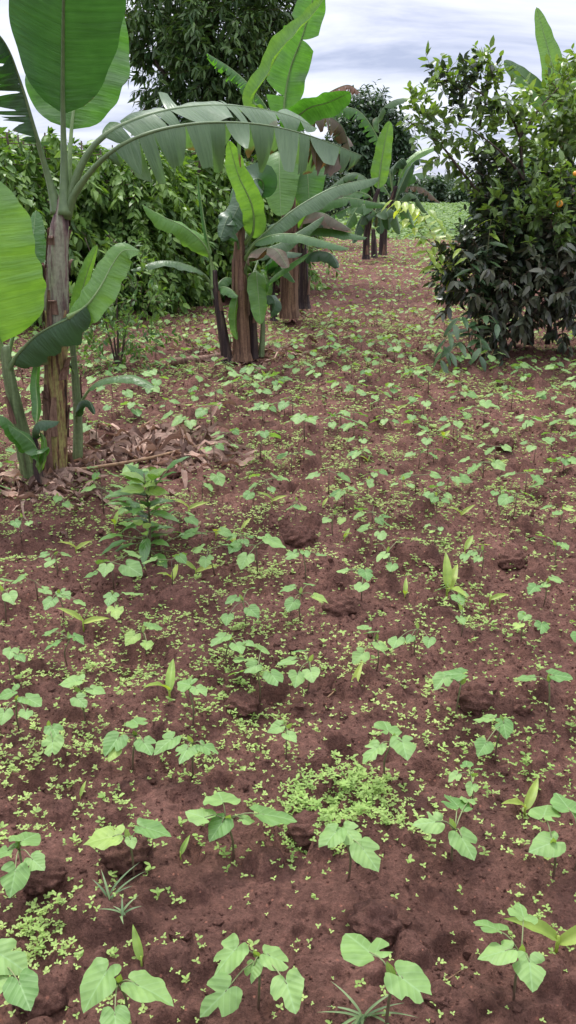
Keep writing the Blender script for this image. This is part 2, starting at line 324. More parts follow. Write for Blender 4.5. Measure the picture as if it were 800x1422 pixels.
# ------------------------------------------------------------------ ground
rows = np.concatenate([np.geomspace(.55, 32, 820), np.geomspace(33, 1500, 60)])
us = np.linspace(-1, 1, 460); us = np.sign(us)*np.abs(us)**1.25*1.15
X = us[None]*(rows[:, None]*1.0+1.2); X[820:] = us[None]*(rows[820:, None]*1.6+1.2); Y = np.repeat(rows[:, None], len(us), 1)
Z = height(X, Y); nr, nc = X.shape
i = np.arange(nr-1)[:, None]*nc; j = np.arange(nc-1)[None]
mb = MB(); mb.add(np.stack([X, Y, Z], -1), np.stack([i+j, i+j+1, i+nc+j+1, i+nc+j], -1).reshape(-1, 4))
ground = mb.build("ground", M['soil']); tag(ground, "reddish brown tilled soil with clods", None, None, "structure")
# ground behind and around the camera
mb = MB(); xs = np.linspace(-60, 60, 60); ys = np.linspace(-60, .56, 40); XX, YY = np.meshgrid(xs, ys)
ZZ = np.full_like(XX, -.03); nn = len(xs); i = np.arange(len(ys)-1)[:, None]*nn; j = np.arange(nn-1)[None]
mb.add(np.stack([XX, YY, ZZ], -1), np.stack([i+j, i+j+1, i+nn+j+1, i+nn+j], -1).reshape(-1, 4)); g2 = mb.build("ground", M['soil']); tag(g2, "reddish brown soil behind the viewer", None, None, "structure")
# ------------------------------------------------------------------ banana plants
UPZ = (0, 0, 1); TOCAM = (0, -1, .15); AWAY = (0, 1, .1)
def banana_leaf(parent, pts, s0=.2, w=60, up=UPZ, f0=.25, f1=.5, fl=None, tears=0, m='ban', wave=.08, rib=.014, tint=.5, wl=1.0, tip=3.5, gap=.12, sl=.16, droopvar=.5, bs=.22):
    """midrib through pts [(px,py,Y)..]; w half width (px at the leaf's own distance); f0,f1 how far the two halves bend down; tears how many per side"""
    q3 = [P(*p) for p in pts]; Ym = np.mean([p[2] for p in pts]); W = w*Ym/F
    n = 64; c = spline(q3, n); T, Sd, Un = frames(c, up)
    Lg = np.linalg.norm(np.diff(c, axis=0), axis=1).sum(); ss = np.linspace(0, 1, n)
    def at(A, s): return np.stack([np.interp(s, ss, A[:, k]) for k in range(3)], -1)
    mb = MB(); M_ = 8
    for side in (-1, 1):
        cuts = [s0]
        if tears:
            k = np.sort((np.arange(tears)+.5+rng.normal(size=tears)*.28)/tears).clip(.04, .97); cuts += list(s0+(1-s0)*k)
        cuts.append(1.0); ww = W*(wl if side < 0 else 1.0)
        ff0, ff1 = (f0, f1) if (side > 0 or fl is None) else fl
        for a, b in zip(cuts[:-1], cuts[1:]):
            if b-a < .006: continue
            ns = max(4, int((b-a)*56)+2)
            g = min(gap*(.5+1.4*rng.random()), .46) if tears else 0
            dv = rng.normal()*droopvar*.6 if tears else 0; sh = rng.normal()*.05 if tears else 0; cut = 1-rng.random()**2*.3 if tears else 1
            t = np.linspace(0, 1, ns)[:, None]; q = np.linspace(0, 1, M_)[None]
            ga = 0 if a == s0 else g; gb = 0 if b == 1.0 else g
            s = a+(b-a)*(ga*q**1.6+t*(1-(ga+gb)*q**1.6))
            u = np.clip((s-s0)/(1-s0), 0, 1)
            wid = ww*np.sqrt(np.clip(1-(1-np.clip(u/bs, 0, 1))**2, 0, 1))*np.clip(1-u**tip, 0, 1)**.6*cut
            ctr = at(c, s); tt = at(T, s); sd = at(Sd, s)*side; un = at(Un, s)
            ang = ff0+(ff1+dv)*q
            # integrate across the blade
            dq = 1/(M_-1); ca = np.cumsum(np.cos(ang)*dq, 1)-np.cos(ang)[:, :1]*dq; sa = np.cumsum(np.sin(ang)*dq, 1)-np.sin(ang)[:, :1]*dq
            ca = np.broadcast_to(ca, wid.shape); sa = np.broadcast_to(sa, wid.shape)
            wid = wid*(1+.035*np.sin(s*19+side*2+Ym)+.02*np.sin(s*47+3*side+Ym*3))
            und = wave*wid*(q**1.3)*(np.sin(s*(26+4*side)+side+rng.random()*1.0)*.7+np.sin(s*61+side*2)*.3)
            V = ctr+sd*(ca*wid)[..., None]+un*(-sa*wid+und)[..., None]+tt*(wid*q*(sl+sh))[..., None]
            V[..., :] += 0
            nn_, mm = V.shape[:2]; i = np.arange(nn_-1)[:, None]*mm; j = np.arange(mm-1)[None]
            fa = np.stack([i+j, i+j+1, i+mm+j+1, i+mm+j], -1).reshape(-1, 4)
            if side > 0: fa = fa[:, ::-1]
            qq = np.stack([s+.0*q, np.broadcast_to(q, s.shape)+0*s], -1).reshape(-1, 2); qq[:, 0] = qq[:, 0]*Lg/1.8+(side > 0)*3.3
            mb.add(V.reshape(-1, 3), fa, 0, float(np.clip(tint+rng.normal()*.06, 0, 1)), qq)
    o = mb.build("leaf", M[m], parent, tuple(q3[0]))
    mr = MB(); r = rib*((1-.85*ss**.8)+1.25*np.exp(-ss/.11))
    tube(mr, c-Un*r[:, None]*.5, r, 7, 0, .6)
    mr.build("midrib", M['rib_dark'] if m in ('ban_dark', 'ban_dry', 'ban_dead', 'ban_pale') else M['rib'], o, tuple(q3[0]))
    return o
def pseudostem(parent, pts, rad, m, name="pseudostem", sheaths=4, top=None):
    q3 = np.array([P(*p) for p in pts]); n = 34; c = spline(q3, n); r = np.interp(np.linspace(0, 1, n), np.linspace(0, 1, len(rad)), rad)
    mb = MB(); k = 26; th = np.linspace(0, 2*np.pi, k, endpoint=False)
    z = np.linspace(0, 1, n)[:, None]
    # overlapping leaf bases: ridged, slightly stepped outline
    ph = rng.random(4)*6
    rr = r[:, None]*(1+.05*np.sin(3*th[None]+ph[0]+3*z)+.04*np.sin(7*th[None]+ph[1]-2*z)+.03*np.sin(11*th[None]+ph[2])+.035*(((z*4+th[None]/6.28+ph[3]) % 1)-.5)+.02*rng.normal(size=(n, k)))
    rr[0] *= 1.18; rr[1] *= 1.1
    V = c[:, None]+np.stack([np.cos(th)[None]*rr, np.sin(th)[None]*rr, 0*rr], -1)
    i = np.arange(n-1)[:, None]*k; j = np.arange(k)[None]
    fa = np.stack([i+j, i+(j+1) % k, i+k+(j+1) % k, i+k+j], -1).reshape(-1, 4)
    mb.add(V.reshape(-1, 3), [fa, np.array([[(n-1)*k+a for a in range(k)]])])
    o = mb.build(name, M[m], parent, tuple(q3[0]))
    for s_ in range(sheaths):   # dry sheath strips peeling off
        ms = MB(); a0 = rng.random()*6.28; z0 = rng.random()*.75; ln = .1+rng.random()*.22; t = np.linspace(0, 1, 9)
        zc = np.clip(z0+ln*t, 0, .98); cc = np.stack([np.interp(zc, np.linspace(0, 1, n), c[:, q]) for q in range(3)], 1); rc = np.interp(zc, np.linspace(0, 1, n), r)
        wd = .25+rng.random()*.3; peel = rng.random()*.03+.004
        vv = []
        for g_ in np.linspace(-1, 1, 5):
            an = a0+g_*wd*(1-.6*t); ro = rc*1.07+.003+peel*t**2+.004*abs(g_)
            vv.append(cc+np.stack([np.cos(an)*ro, np.sin(an)*ro, -peel*2*t**3], 1))
        vv = np.stack(vv, 1); i = np.arange(8)[:, None]*5; j = np.arange(4)[None]
        ms.add(vv.reshape(-1, 3), np.stack([i+j, i+j+1, i+6+j, i+5+j], -1).reshape(-1, 4)); so_ = ms.build("dry_sheath", M['sheath'], o, tuple(cc[0]))
    return o
def banana(name, base, label, group=None, cat="banana plant"):
    p = P(*base); e = empty(name, tuple(p)); tag(e, label, cat, group or "banana plants along the field edge"); return e

# main plant, left
A = 4.6
b1 = banana("banana_plant", (75, 655, A), "tall banana plant with thick streaked brown and yellow stem and huge upright dark green leaf")
pseudostem(b1, [(76, 664, A), (77, 560, A), (79, 430, A)], [.070, .062, .060], 'stem_main', sheaths=16)
pseudostem(b1, [(79, 470, A), (79, 400, A), (81, 330, A), (85, 292, A), (88, 258, A)], [.060, .064, .054, .046, .010], 'stem_top', sheaths=22)
banana_leaf(b1, [(91, 300, A), (90, 230, A+.02), (88, 150, A), (88, 60, A-.1), (90, -60, A-.3), (95, -200, A-.6)], .30, 80, AWAY, -.05, -.35, m='ban_dark', rib=.017, wave=.07, tint=.75, wl=.92, tip=3, bs=.42)
banana_leaf(b1, [(95, 300, A+.06), (98, 210, A+.12), (103, 150, A+.2), (118, 60, A+.35), (128, -60, A+.5)], .32, 84, AWAY, -.05, -.5, m='ban', rib=.013, wave=.14, tint=.6, wl=.7, bs=.40)
banana_leaf(b1, [(84, 295, A), (66, 235, A), (48, 175, A-.05), (28, 110, A-.1), (4, 55, A-.2), (-45, 10, A-.35)], .33, 50, (.3, -.25, 1), .85, .6, tears=14, m='ban_dark', rib=.017, wave=.08, gap=.42, tint=.35)
banana_leaf(b1, [(88, 292, A), (108, 235, A), (135, 195, A+.02), (180, 168, A+.1), (245, 150, A+.25), (320, 146, A+.45), (395, 158, A+.6), (440, 178, A+.7)], .24, 46, (0, -.62, 1), .1, .45, tears=7, m='ban_pale', rib=.016, wave=.12, gap=.16, tint=.6)
banana_leaf(b1, [(88, 300, A), (105, 262, A-.03), (148, 214, A-.1), (205, 184, A-.12), (280, 170, A-.05), (360, 172, A+.05), (430, 188, A+.15), (503, 216, A+.3)], .22, 62, (0, -.12, 1), 1.0, .45, fl=(.95, .4), tears=12, m='ban_pale', rib=.013, wave=.10, gap=.26, tint=.8, droopvar=.6, tip=5, sl=.05)
banana_leaf(b1, [(430, 188, A+.17), (455, 200, A+.2), (480, 222, A+.25)], .0, 40, (0, -.1, 1), 1.1, .3, tears=2, m='ban_dry', rib=.004, tint=.8, gap=.2)

# left sucker
b2 = banana("banana_plant", (38, 660, A-.05), "banana sucker with leaning green and purple stem and big bright leaf")
pseudostem(b2, [(48, 668, A-.05), (30, 600, A-.08), (14, 530, A-.1), (6, 480, A-.1)], [.06, .045, .035, .026], 'stem_green', sheaths=4)
banana_leaf(b2, [(6, 500, A-.1), (-8, 450, A-.15), (-22, 380, A-.2), (-28, 300, A-.2), (-30, 240, A-.15)], .1, 76, (.15, -1, .25), -.15, .35, m='ban_bright', rib=.012, wave=.05, tint=.5)
banana_leaf(b2, [(6, 520, A-.1), (25, 490, A-.15), (55, 462, A-.2), (95, 442, A-.25), (120, 425, A-.3)], .12, 36, (-.1, -.5, 1), .8, .6, fl=(.2, .5), m='ban_dark', rib=.012, tint=.9, wave=.14, tip=6)  # shaded lower part of the next leaf, its shade painted as dark colour
banana_leaf(b2, [(95, 442, A-.25), (120, 425, A-.28), (140, 398, A-.26), (156, 368, A-.22), (172, 348, A-.2), (194, 349, A-.2)], .0, 24, (.75, -.9, .1), -.3, -.35, fl=(.6, .9), m='ban_bright', rib=.008, tint=.5, wave=.12, tip=5)
banana_leaf(b2, [(8, 500, A), (30, 420, A+.1), (42, 360, A+.15), (50, 292, A+.25)], .35, 22, (-.4, -.9, .3), .1, .3, m='ban', rib=.009, tint=.3)
banana_leaf(b2, [(15, 420, A+.2), (35, 385, A+.25), (62, 360, A+.3), (90, 362, A+.4)], .2, 14, UPZ, .4, .4, m='ban', rib=.007, tint=.6)
b2b = banana("banana_plant", (52, 665, A-.1), "small low banana sucker with dark leaves in front of the thick streaked stem")
pseudostem(b2b, [(60, 690, A-.2), (52, 650, A-.2), (47, 605, A-.2)], [.03, .022, .015], 'stem_dark', sheaths=1)
banana_leaf(b2b, [(47, 630, A-.2), (45, 600, A-.22), (55, 585, A-.25), (82, 585, A-.3)], .2, 17, (0, -.3, 1), .5, .5, m='ban_dark', rib=.006, tint=.6)
banana_leaf(b2b, [(47, 640, A-.2), (25, 600, A-.3), (8, 580, A-.35), (-15, 575, A-.4)], .2, 20, (0, -.4, 1), .5, .5, m='ban', rib=.006, tint=.3)
banana_leaf(b2b, [(50, 650, A-.2), (52, 625, A-.3), (35, 605, A-.35), (12, 590, A-.4)], .15, 18, (0, -.6, 1), .3, .5, m='ban', rib=.006, tint=.2)
banana_leaf(b2b, [(47, 620, A-.2), (52, 570, A-.15), (50, 530, A-.1), (55, 490, A-.1)], .25, 10, (.5, -.9, .1), .5, .5, m='ban', rib=.006, tint=.5)
banana_leaf(b2b, [(52, 665, A-.2), (60, 640, A-.25), (62, 615, A-.25), (56, 600, A-.25)], .1, 8, (.5, -.9, .1), .5, .5, m='ban_bright', rib=.005, tint=.5)

# right thin sucker
b3 = banana("banana_plant", (107, 640, A+.15), "slender banana sucker with pale green stem and one long leaf held out flat")
pseudostem(b3, [(108, 648, A+.2), (108, 580, A+.2), (104, 520, A+.2), (100, 470, A+.2)], [.032, .026, .022, .014], 'stem_green', sheaths=2)
banana_leaf(b3, [(106, 575, A+.2), (118, 548, A+.15), (140, 528, A+.1), (180, 523, A), (214, 538, A-.1)], .28, 14, (0, -.3, 1), .15, .3, m='ban', rib=.009, tint=.9, wave=.05)
banana_leaf(b3, [(103, 520, A+.2), (108, 440, A+.2), (118, 390, A+.2), (135, 340, A+.2)], .3, 14, (.5, -.9, .1), .5, .5, m='ban_bright', rib=.008, tint=.2)
banana_leaf(b3, [(106, 590, A+.2), (108, 562, A+.1), (122, 556, A+.05), (132, 575, A)], .2, 11, (0, -.3, 1), .5, .7, m='ban_dark', rib=.006, tint=.4)
banana_leaf(b3, [(104, 520, A+.2), (92, 495, A+.1), (84, 480, A+.05), (70, 482, A)], .2, 14, (0, -.3, 1), .5, .7, m='ban_dark', rib=.006, tint=.9)

# cluster 2
B = 8.1
c1 = banana("banana_plant", (315, 500, B), "young banana plant with leaning dark stem and furled spear leaf")
pseudostem(c1, [(317, 503, B), (308, 450, B), (300, 405, B), (298, 375, B)], [.055, .045, .035, .02], 'stem_dark', sheaths=3)
banana_leaf(c1, [(299, 410, B), (296, 372, B), (284, 340, B-.05), (258, 316, B-.1), (225, 300, B-.2), (198, 284, B-.3)], .3, 20, (-.1, -.5, 1), .1, .5, fl=(.5, .8), m='ban_bright', rib=.013, tint=.3, wave=.15)
banana_leaf(c1, [(299, 415, B), (290, 388, B), (266, 370, B-.1), (225, 362, B-.2), (181, 375, B-.3)], .26, 13, (0, -.15, 1), .25, .5, m='ban_pale', rib=.012, tint=.7, wave=.12)
banana_leaf(c1, [(298, 400, B), (292, 350, B), (283, 300, B), (275, 243, B)], .2, 5, (1, -.3, 0), 1.0, 1.0, m='ban', rib=.012, tint=1.0)
banana_leaf(c1, [(299, 415, B), (303, 395, B), (315, 385, B+.1), (332, 392, B+.1)], .2, 12, (0, -.3, 1), .5, .5, m='ban', rib=.008, tint=.4)
banana_leaf(c1, [(300, 415, B), (305, 400, B), (318, 400, B-.1), (330, 412, B-.2)], .2, 12, (0, -.3, 1), .5, .5, m='ban', rib=.008, tint=.9)
c2 = banana("banana_plant", (338, 497, B), "banana plant with thick brown stem and curling bright green leaf beside the young leaning one")
pseudostem(c2, [(337, 500, B), (334, 420, B), (333, 345, B), (337, 300, B)], [.085, .075, .06, .03], 'stem_brown', sheaths=8)
banana_leaf(c2, [(340, 340, B), (352, 320, B-.1), (350, 285, B-.2), (332, 245, B-.3), (322, 212, B-.35), (318, 195, B-.4)], .1, 16, (.6, -.9, .25), -.5, -.5, fl=(.2, .4), m='ban_bright', rib=.012, tint=.4, wave=.12)
banana_leaf(c2, [(338, 345, B), (352, 300, B+.1), (366, 258, B+.1), (352, 250, B), (330, 290, B-.1), (308, 335, B-.15)], .35, 22, (-.4, -.9, .3), .1, .3, m='ban_dark', rib=.012, tint=.9, wave=.08)
banana_leaf(c2, [(340, 350, B), (372, 320, B-.1), (420, 283, B-.1), (470, 258, B), (527, 246, B+.1)], .15, 18, (0, -.45, 1), .3, .5, m='ban_pale', rib=.014, tint=.3, wave=.1, tip=5)
banana_leaf(c2, [(338, 360, B), (362, 332, B-.2), (410, 325, B-.3), (485, 345, B-.4)], .2, 14, (0, -.3, 1), .35, .5, m='ban', rib=.011, tint=.3)
banana_leaf(c2, [(338, 380, B), (350, 350, B-.2), (380, 345, B-.4), (400, 372, B-.5)], .2, 21, (0, -.5, 1), .3, .6, m='ban_dry', rib=.011, tint=.2, tears=2)
banana_leaf(c2, [(334, 350, B), (325, 320, B-.2), (318, 300, B-.3), (306, 330, B-.4)], .2, 18, (0, -.7, 1), .3, .5, m='ban_dark', rib=.009, tint=.8)
banana_leaf(c2, [(336, 360, B), (342, 320, B+.2), (342, 270, B+.3), (360, 235, B+.4)], .3, 24, (0, -1, .1), .2, .3, m='ban', rib=.011, tint=.4)
banana_leaf(c2, [(334, 400, B), (328, 420, B-.1), (326, 450, B-.1), (330, 472, B-.1)], .2, 9, (.7, -.9, .1), .3, .5, m='ban_bright', rib=.006, tint=.4)
c3 = banana("banana_plant", (354, 496, B+.1), "dark thin banana stem with low hanging leaves right beside the thick brown one")
pseudostem(c3, [(353, 497, B+.1), (350, 430, B+.1), (350, 380, B+.1)], [.045, .04, .03], 'stem_dark', sheaths=2)
pseudostem(c3, [(363, 495, B+.1), (365, 450, B+.1), (363, 420, B+.1)], [.03, .022, .015], 'stem_green', sheaths=0)
banana_leaf(c3, [(350, 400, B+.1), (355, 375, B), (358, 400, B-.1), (362, 450, B-.2)], .3, 14, (.3, -1, .1), .2, .3, m='ban_bright', rib=.008, tint=.1)
banana_leaf(c3, [(360, 430, B+.1), (370, 395, B), (395, 372, B-.2), (430, 350, B-.3)], .2, 11, (0, -.5, 1), .3, .5, m='ban', rib=.008, tint=.9)
banana_leaf(c3, [(362, 430, B+.1), (372, 410, B), (382, 420, B-.1), (376, 440, B-.1)], .2, 12, (0, -.5, 1), .3, .5, m='ban_dark', rib=.006, tint=.9)
banana_leaf(c3, [(350, 385, B+.1), (365, 350, B+.3), (395, 335, B+.4), (450, 300, B+.5)], .2, 14, (0, -.5, 1), .3, .5, m='ban_pale', rib=.008, tint=.2)

# cluster 3 : tall plant
D = 10.6
d1 = banana("banana_plant", (405, 440, D), "tall banana plant whose pale upright leaf reaches the top of the sky gap")
pseudostem(d1, [(402, 441, D), (402, 360, D), (400, 250, D), (398, 175, D)], [.11, .10, .08, .06], 'stem_brown', sheaths=8)
banana_leaf(d1, [(398, 230, D), (394, 160, D), (402, 100, D), (420, 50, D-.1), (434, 0, D-.2), (450, -60, D-.3)], .22, 31, (-.25, -1, .1), -.05, .1, m='ban', rib=.02, tint=1.0, wave=.18, tears=2, gap=.1, wl=.85)
banana_leaf(d1, [(396, 230, D), (372, 165, D-.2), (352, 138, D-.3), (372, 100, D-.4), (396, 60, D-.5), (430, 25, D-.6), (452, -5, D-.7)], .3, 17, (-.8, -.6, .4), -.2, -.6, m='ban_bright', rib=.014, tint=.5, wave=.15)
banana_leaf(d1, [(398, 240, D), (402, 180, D-.2), (425, 152, D-.4), (455, 142, D-.6), (487, 128, D-.8)], .3, 19, (-.2, .5, 1), -.2, .1, fl=(.5, .6), m='ban', rib=.017, tint=.3, wave=.1, tip=6)
banana_leaf(d1, [(396, 235, D), (375, 160, D+.1), (352, 125, D+.1), (325, 98, D+.1), (288, 74, D)], .4, 24, (0, -.4, 1), .5, .9, tears=16, m='ban', rib=.012, tint=.8, gap=.12, wl=.6)
banana_leaf(d1, [(396, 250, D), (400, 190, D), (440, 160, D+.2), (475, 175, D+.3), (490, 225, D+.3)], .4, 22, (0, -.4, 1), .7, .6, tears=10, m='ban_dry', rib=.014, tint=.6, gap=.2)
banana_leaf(d1, [(398, 250, D), (410, 180, D), (440, 140, D+.5), (480, 118, D+.8), (500, 128, D+1)], .6, 16, (0, -.4, 1), .9, .6, tears=9, m='ban_dead', rib=.012, tint=.3, gap=.3)
banana_leaf(d1, [(397, 260, D), (392, 210, D-.1), (388, 225, D-.4), (390, 300, D-.6)], .3, 26, (-.2, -1, .2), .1, .2, m='ban_bright', rib=.014, tint=.2)
banana_leaf(d1, [(397, 260, D), (410, 215, D-.1), (425, 230, D-.3), (430, 290, D-.4)], .3, 26, (.2, -1, .2), .1, .2, m='ban', rib=.014, tint=.8)
d2 = banana("banana_plant", (424, 425, D+.7), "mid sized banana plant with several low grey green leaves beyond the brown stems")
pseudostem(d2, [(421, 428, D+.7), (420, 370, D+.7), (418, 320, D+.7)], [.085, .075, .05], 'stem_dark', sheaths=5)
banana_leaf(d2, [(418, 345, D+.7), (422, 305, D+.5), (445, 295, D+.3), (487, 318, D+.2)], .2, 18, (0, -.4, 1), .3, .5, m='ban_dry', rib=.012, tint=.1)
banana_leaf(d2, [(418, 350, D+.7), (430, 320, D+.5), (460, 318, D+.3), (510, 330, D+.2)], .2, 13, (0, -.4, 1), .3, .5, m='ban', rib=.012, tint=.2)
banana_leaf(d2, [(418, 355, D+.7), (400, 320, D+.5), (385, 310, D+.3), (370, 335, D+.2)], .2, 20, (0, -.5, 1), .3, .5, m='ban_dark', rib=.012, tint=.8)
banana_leaf(d2, [(418, 350, D+.7), (412, 310, D+.5), (414, 280, D+.4), (432, 240, D+.4)], .2, 22, (0, -1, .1), .2, .2, m='ban_bright', rib=.012, tint=.1)
banana_leaf(d2, [(418, 365, D+.7), (435, 350, D+.4), (458, 352, D+.2), (470, 372, D+.1)], .2, 16, (0, -.5, 1), .4, .6, m='ban_dark', rib=.01, tint=.6)
banana_leaf(d2, [(418, 345, D+.7), (435, 295, D+.7), (475, 275, D+.6), (536, 284, D+.5)], .25, 14, (0, -.4, 1), .5, .6, m='ban', tears=3, rib=.012, tint=.6)
d3 = banana("banana_plant", (384, 444, D-.1), "thin dark banana sucker with a short drooping leaf between the two banana clumps")
pseudostem(d3, [(381, 445, D-.1), (378, 410, D-.1), (376, 385, D-.1)], [.045, .035, .02], 'stem_dark', sheaths=2)
banana_leaf(d3, [(376, 400, D-.1), (372, 370, D-.2), (386, 350, D-.4), (420, 352, D-.5)], .2, 14, (0, -.4, 1), .3, .5, m='ban_dark', rib=.009, tint=1)
banana_leaf(d3, [(376, 400, D-.1), (382, 375, D-.2), (395, 372, D-.3), (410, 392, D-.3)], .2, 11, (0, -.4, 1), .3, .5, m='ban', rib=.009, tint=.4)
banana_leaf(d3, [(376, 400, D-.1), (366, 380, D-.1), (372, 400, D-.2), (368, 430, D-.2)], .2, 9, (.2, -1, .1), .3, .5, m='ban_bright', rib=.007, tint=.4)
# cluster 4 far
E_ = 20.5
e1 = banana("banana_plant", (509, 360, E_), "far banana plant with one bright upright leaf at the end of the row")
pseudostem(e1, [(508, 360, E_), (510, 320, E_), (520, 280, E_), (526, 262, E_)], [.085, .075, .06, .045], 'stem_dark', sheaths=3)
banana_leaf(e1, [(524, 285, E_), (526, 250, E_), (533, 205, E_), (541, 168, E_)], .2, 12, (-.2, -1, 0), .1, .2, m='ban_bright', rib=.025, tint=.2, wave=.15)
banana_leaf(e1, [(524, 285, E_), (515, 255, E_), (490, 240, E_), (455, 262, E_)], .25, 12, (0, -.3, 1), .4, .6, tears=4, m='ban_pale', rib=.02, tint=.5)
banana_leaf(e1, [(524, 288, E_), (510, 270, E_), (485, 268, E_), (455, 292, E_)], .2, 13, (0, -.3, 1), .4, .6, tears=3, m='ban', rib=.02, tint=.6)
banana_leaf(e1, [(522, 295, E_), (505, 280, E_), (480, 290, E_), (450, 305, E_)], .2, 11, (0, -.3, 1), .4, .6, tears=3, m='ban', rib=.02, tint=.3)
banana_leaf(e1, [(522, 295, E_), (530, 285, E_), (538, 295, E_), (540, 320, E_)], .2, 11, (0, -.5, 1), .4, .6, m='ban_dark', rib=.02, tint=.6)
banana_leaf(e1, [(522, 295, E_), (512, 290, E_), (506, 305, E_), (505, 325, E_)], .2, 14, (0, -.5, 1), .4, .6, m='ban_bright', rib=.02, tint=.0)
e2 = banana("banana_plant", (532, 354, E_+1.4), "farthest banana plant with torn leaves and a brown tipped leaf hanging to the right")
pseudostem(e2, [(531, 354, E_+1.4), (534, 310, E_+1.4), (545, 275, E_+1.4), (550, 258, E_+1.4)], [.10, .09, .07, .05], 'stem_dark', sheaths=3)
pseudostem(e2, [(520, 358, E_+1), (519, 335, E_+1), (518, 318, E_+1)], [.08, .065, .04], 'stem_dark', sheaths=1)
H_ = E_+1.4
for (ax, ay, bx, by, cx_, cy_, w_, mm_) in [(522, 300, 500, 285, 478, 320, 15, 'ban'), (524, 300, 545, 292, 556, 325, 15, 'ban_pale'), (522, 305, 505, 300, 490, 338, 12, 'ban_dark')]:
    banana_leaf(e1, [(ax, ay+8, E_-.1), (ax, ay-5, E_-.3), (bx, by, E_-.4), (cx_, cy_, E_-.5)], .2, w_, (0, -.6, 1), .4, .6, m=mm_, tears=2, rib=.018)
for (ax, ay, bx, by, cx_, cy_, w_, mm_) in [(545, 300, 560, 280, 575, 318, 14, 'ban'), (543, 305, 530, 285, 528, 325, 14, 'ban_dark'), (546, 300, 570, 268, 596, 300, 10, 'ban_pale'), (548, 285, 575, 225, 600, 225, 9, 'ban_dark')]:
    banana_leaf(e2, [(ax, ay+8, H_-.1), (ax, ay-5, H_-.3), (bx, by, H_-.4), (cx_, cy_, H_-.5)], .2, w_, (0, -.6, 1), .4, .6, m=mm_, tears=3, rib=.018)
banana_leaf(e2, [(548, 280, H_), (558, 240, H_), (580, 215, H_), (612, 202, H_)], .3, 7, (-.2, -.8, .8), .1, .3, m='ban_bright', rib=.025, tint=.1)
banana_leaf(e2, [(548, 280, H_), (562, 250, H_), (585, 240, H_), (600, 248, H_)], .2, 11, (0, -.4, 1), .4, .6, tears=3, m='ban', rib=.02, tint=.3)
banana_leaf(e2, [(548, 285, H_), (558, 262, H_), (585, 260, H_), (612, 282, H_)], .2, 9, (0, -.3, 1), .6, .6, tears=8, m='ban_dry', rib=.02, tint=.9, gap=.2)
banana_leaf(e2, [(548, 280, H_), (545, 240, H_), (560, 220, H_), (572, 245, H_)], .2, 12, (0, -.6, 1), .4, .6, tears=4, m='ban_dark', rib=.02, tint=.6)
banana_leaf(e2, [(548, 285, H_), (530, 255, H_), (512, 250, H_), (495, 275, H_)], .2, 12, (0, -.4, 1), .4, .6, tears=4, m='ban', rib=.02, tint=.5)
banana_leaf(e2, [(548, 280, H_), (540, 230, H_), (525, 170, H_), (545, 140, H_), (590, 136, H_)], .5, 9, (0, -.4, 1), .4, .6, tears=4, m='ban_pale', rib=.02, tint=.6)
banana_leaf(e2, [(548, 280, H_), (535, 215, H_), (505, 160, H_), (475, 150, H_), (450, 175, H_)], .4, 15, (0, -.4, 1), .6, .6, tears=12, m='ban', rib=.02, tint=.4, gap=.2)
# behind the orange tree
K = 12.0
f1_ = banana("banana_plant", (790, 430, K), "banana plant mostly hidden behind the orange tree, one bright leaf pointing at the sky")
pseudostem(f1_, [(792, 432, K), (790, 330, K), (786, 230, K), (784, 170, K)], [.12, .11, .09, .05], 'stem_brown', sheaths=3)
banana_leaf(f1_, [(784, 210, K), (776, 150, K), (768, 95, K), (745, 10, K)], .3, 19, (.3, -1, .1), .0, .2, fl=(-.3, .3), m='ban_bright', rib=.018, tint=.4, wave=.08, tip=2.2)
banana_leaf(f1_, [(784, 220, K), (765, 160, K), (738, 118, K), (700, 84, K)], .4, 13, (-.4, -.8, .5), .1, .3, m='ban_pale', rib=.015, tint=.5)
banana_leaf(f1_, [(784, 250, K), (770, 215, K), (735, 215, K), (690, 245, K)], .2, 24, (0, -.7, 1), .2, .5, m='ban', rib=.015, tint=.6)
banana_leaf(f1_, [(786, 270, K), (768, 240, K), (735, 260, K), (715, 310, K)], .2, 24, (0, -.7, 1), .2, .5, m='ban', rib=.015, tint=.9)
banana_leaf(f1_, [(786, 250, K), (810, 200, K), (850, 190, K), (900, 230, K)], .2, 24, (0, -.7, 1), .2, .5, m='ban', rib=.015, tint=.9)
banana_leaf(f1_, [(784, 230, K), (800, 160, K), (815, 110, K), (850, 70, K)], .2, 24, (0, -.9, .3), .2, .3, m='ban_bright', rib=.015, tint=.1)
banana_leaf(f1_, [(786, 290, K), (775, 270, K), (790, 300, K), (780, 350, K)], .2, 22, (0, -1, .2), .2, .3, m='ban', rib=.015, tint=.3)

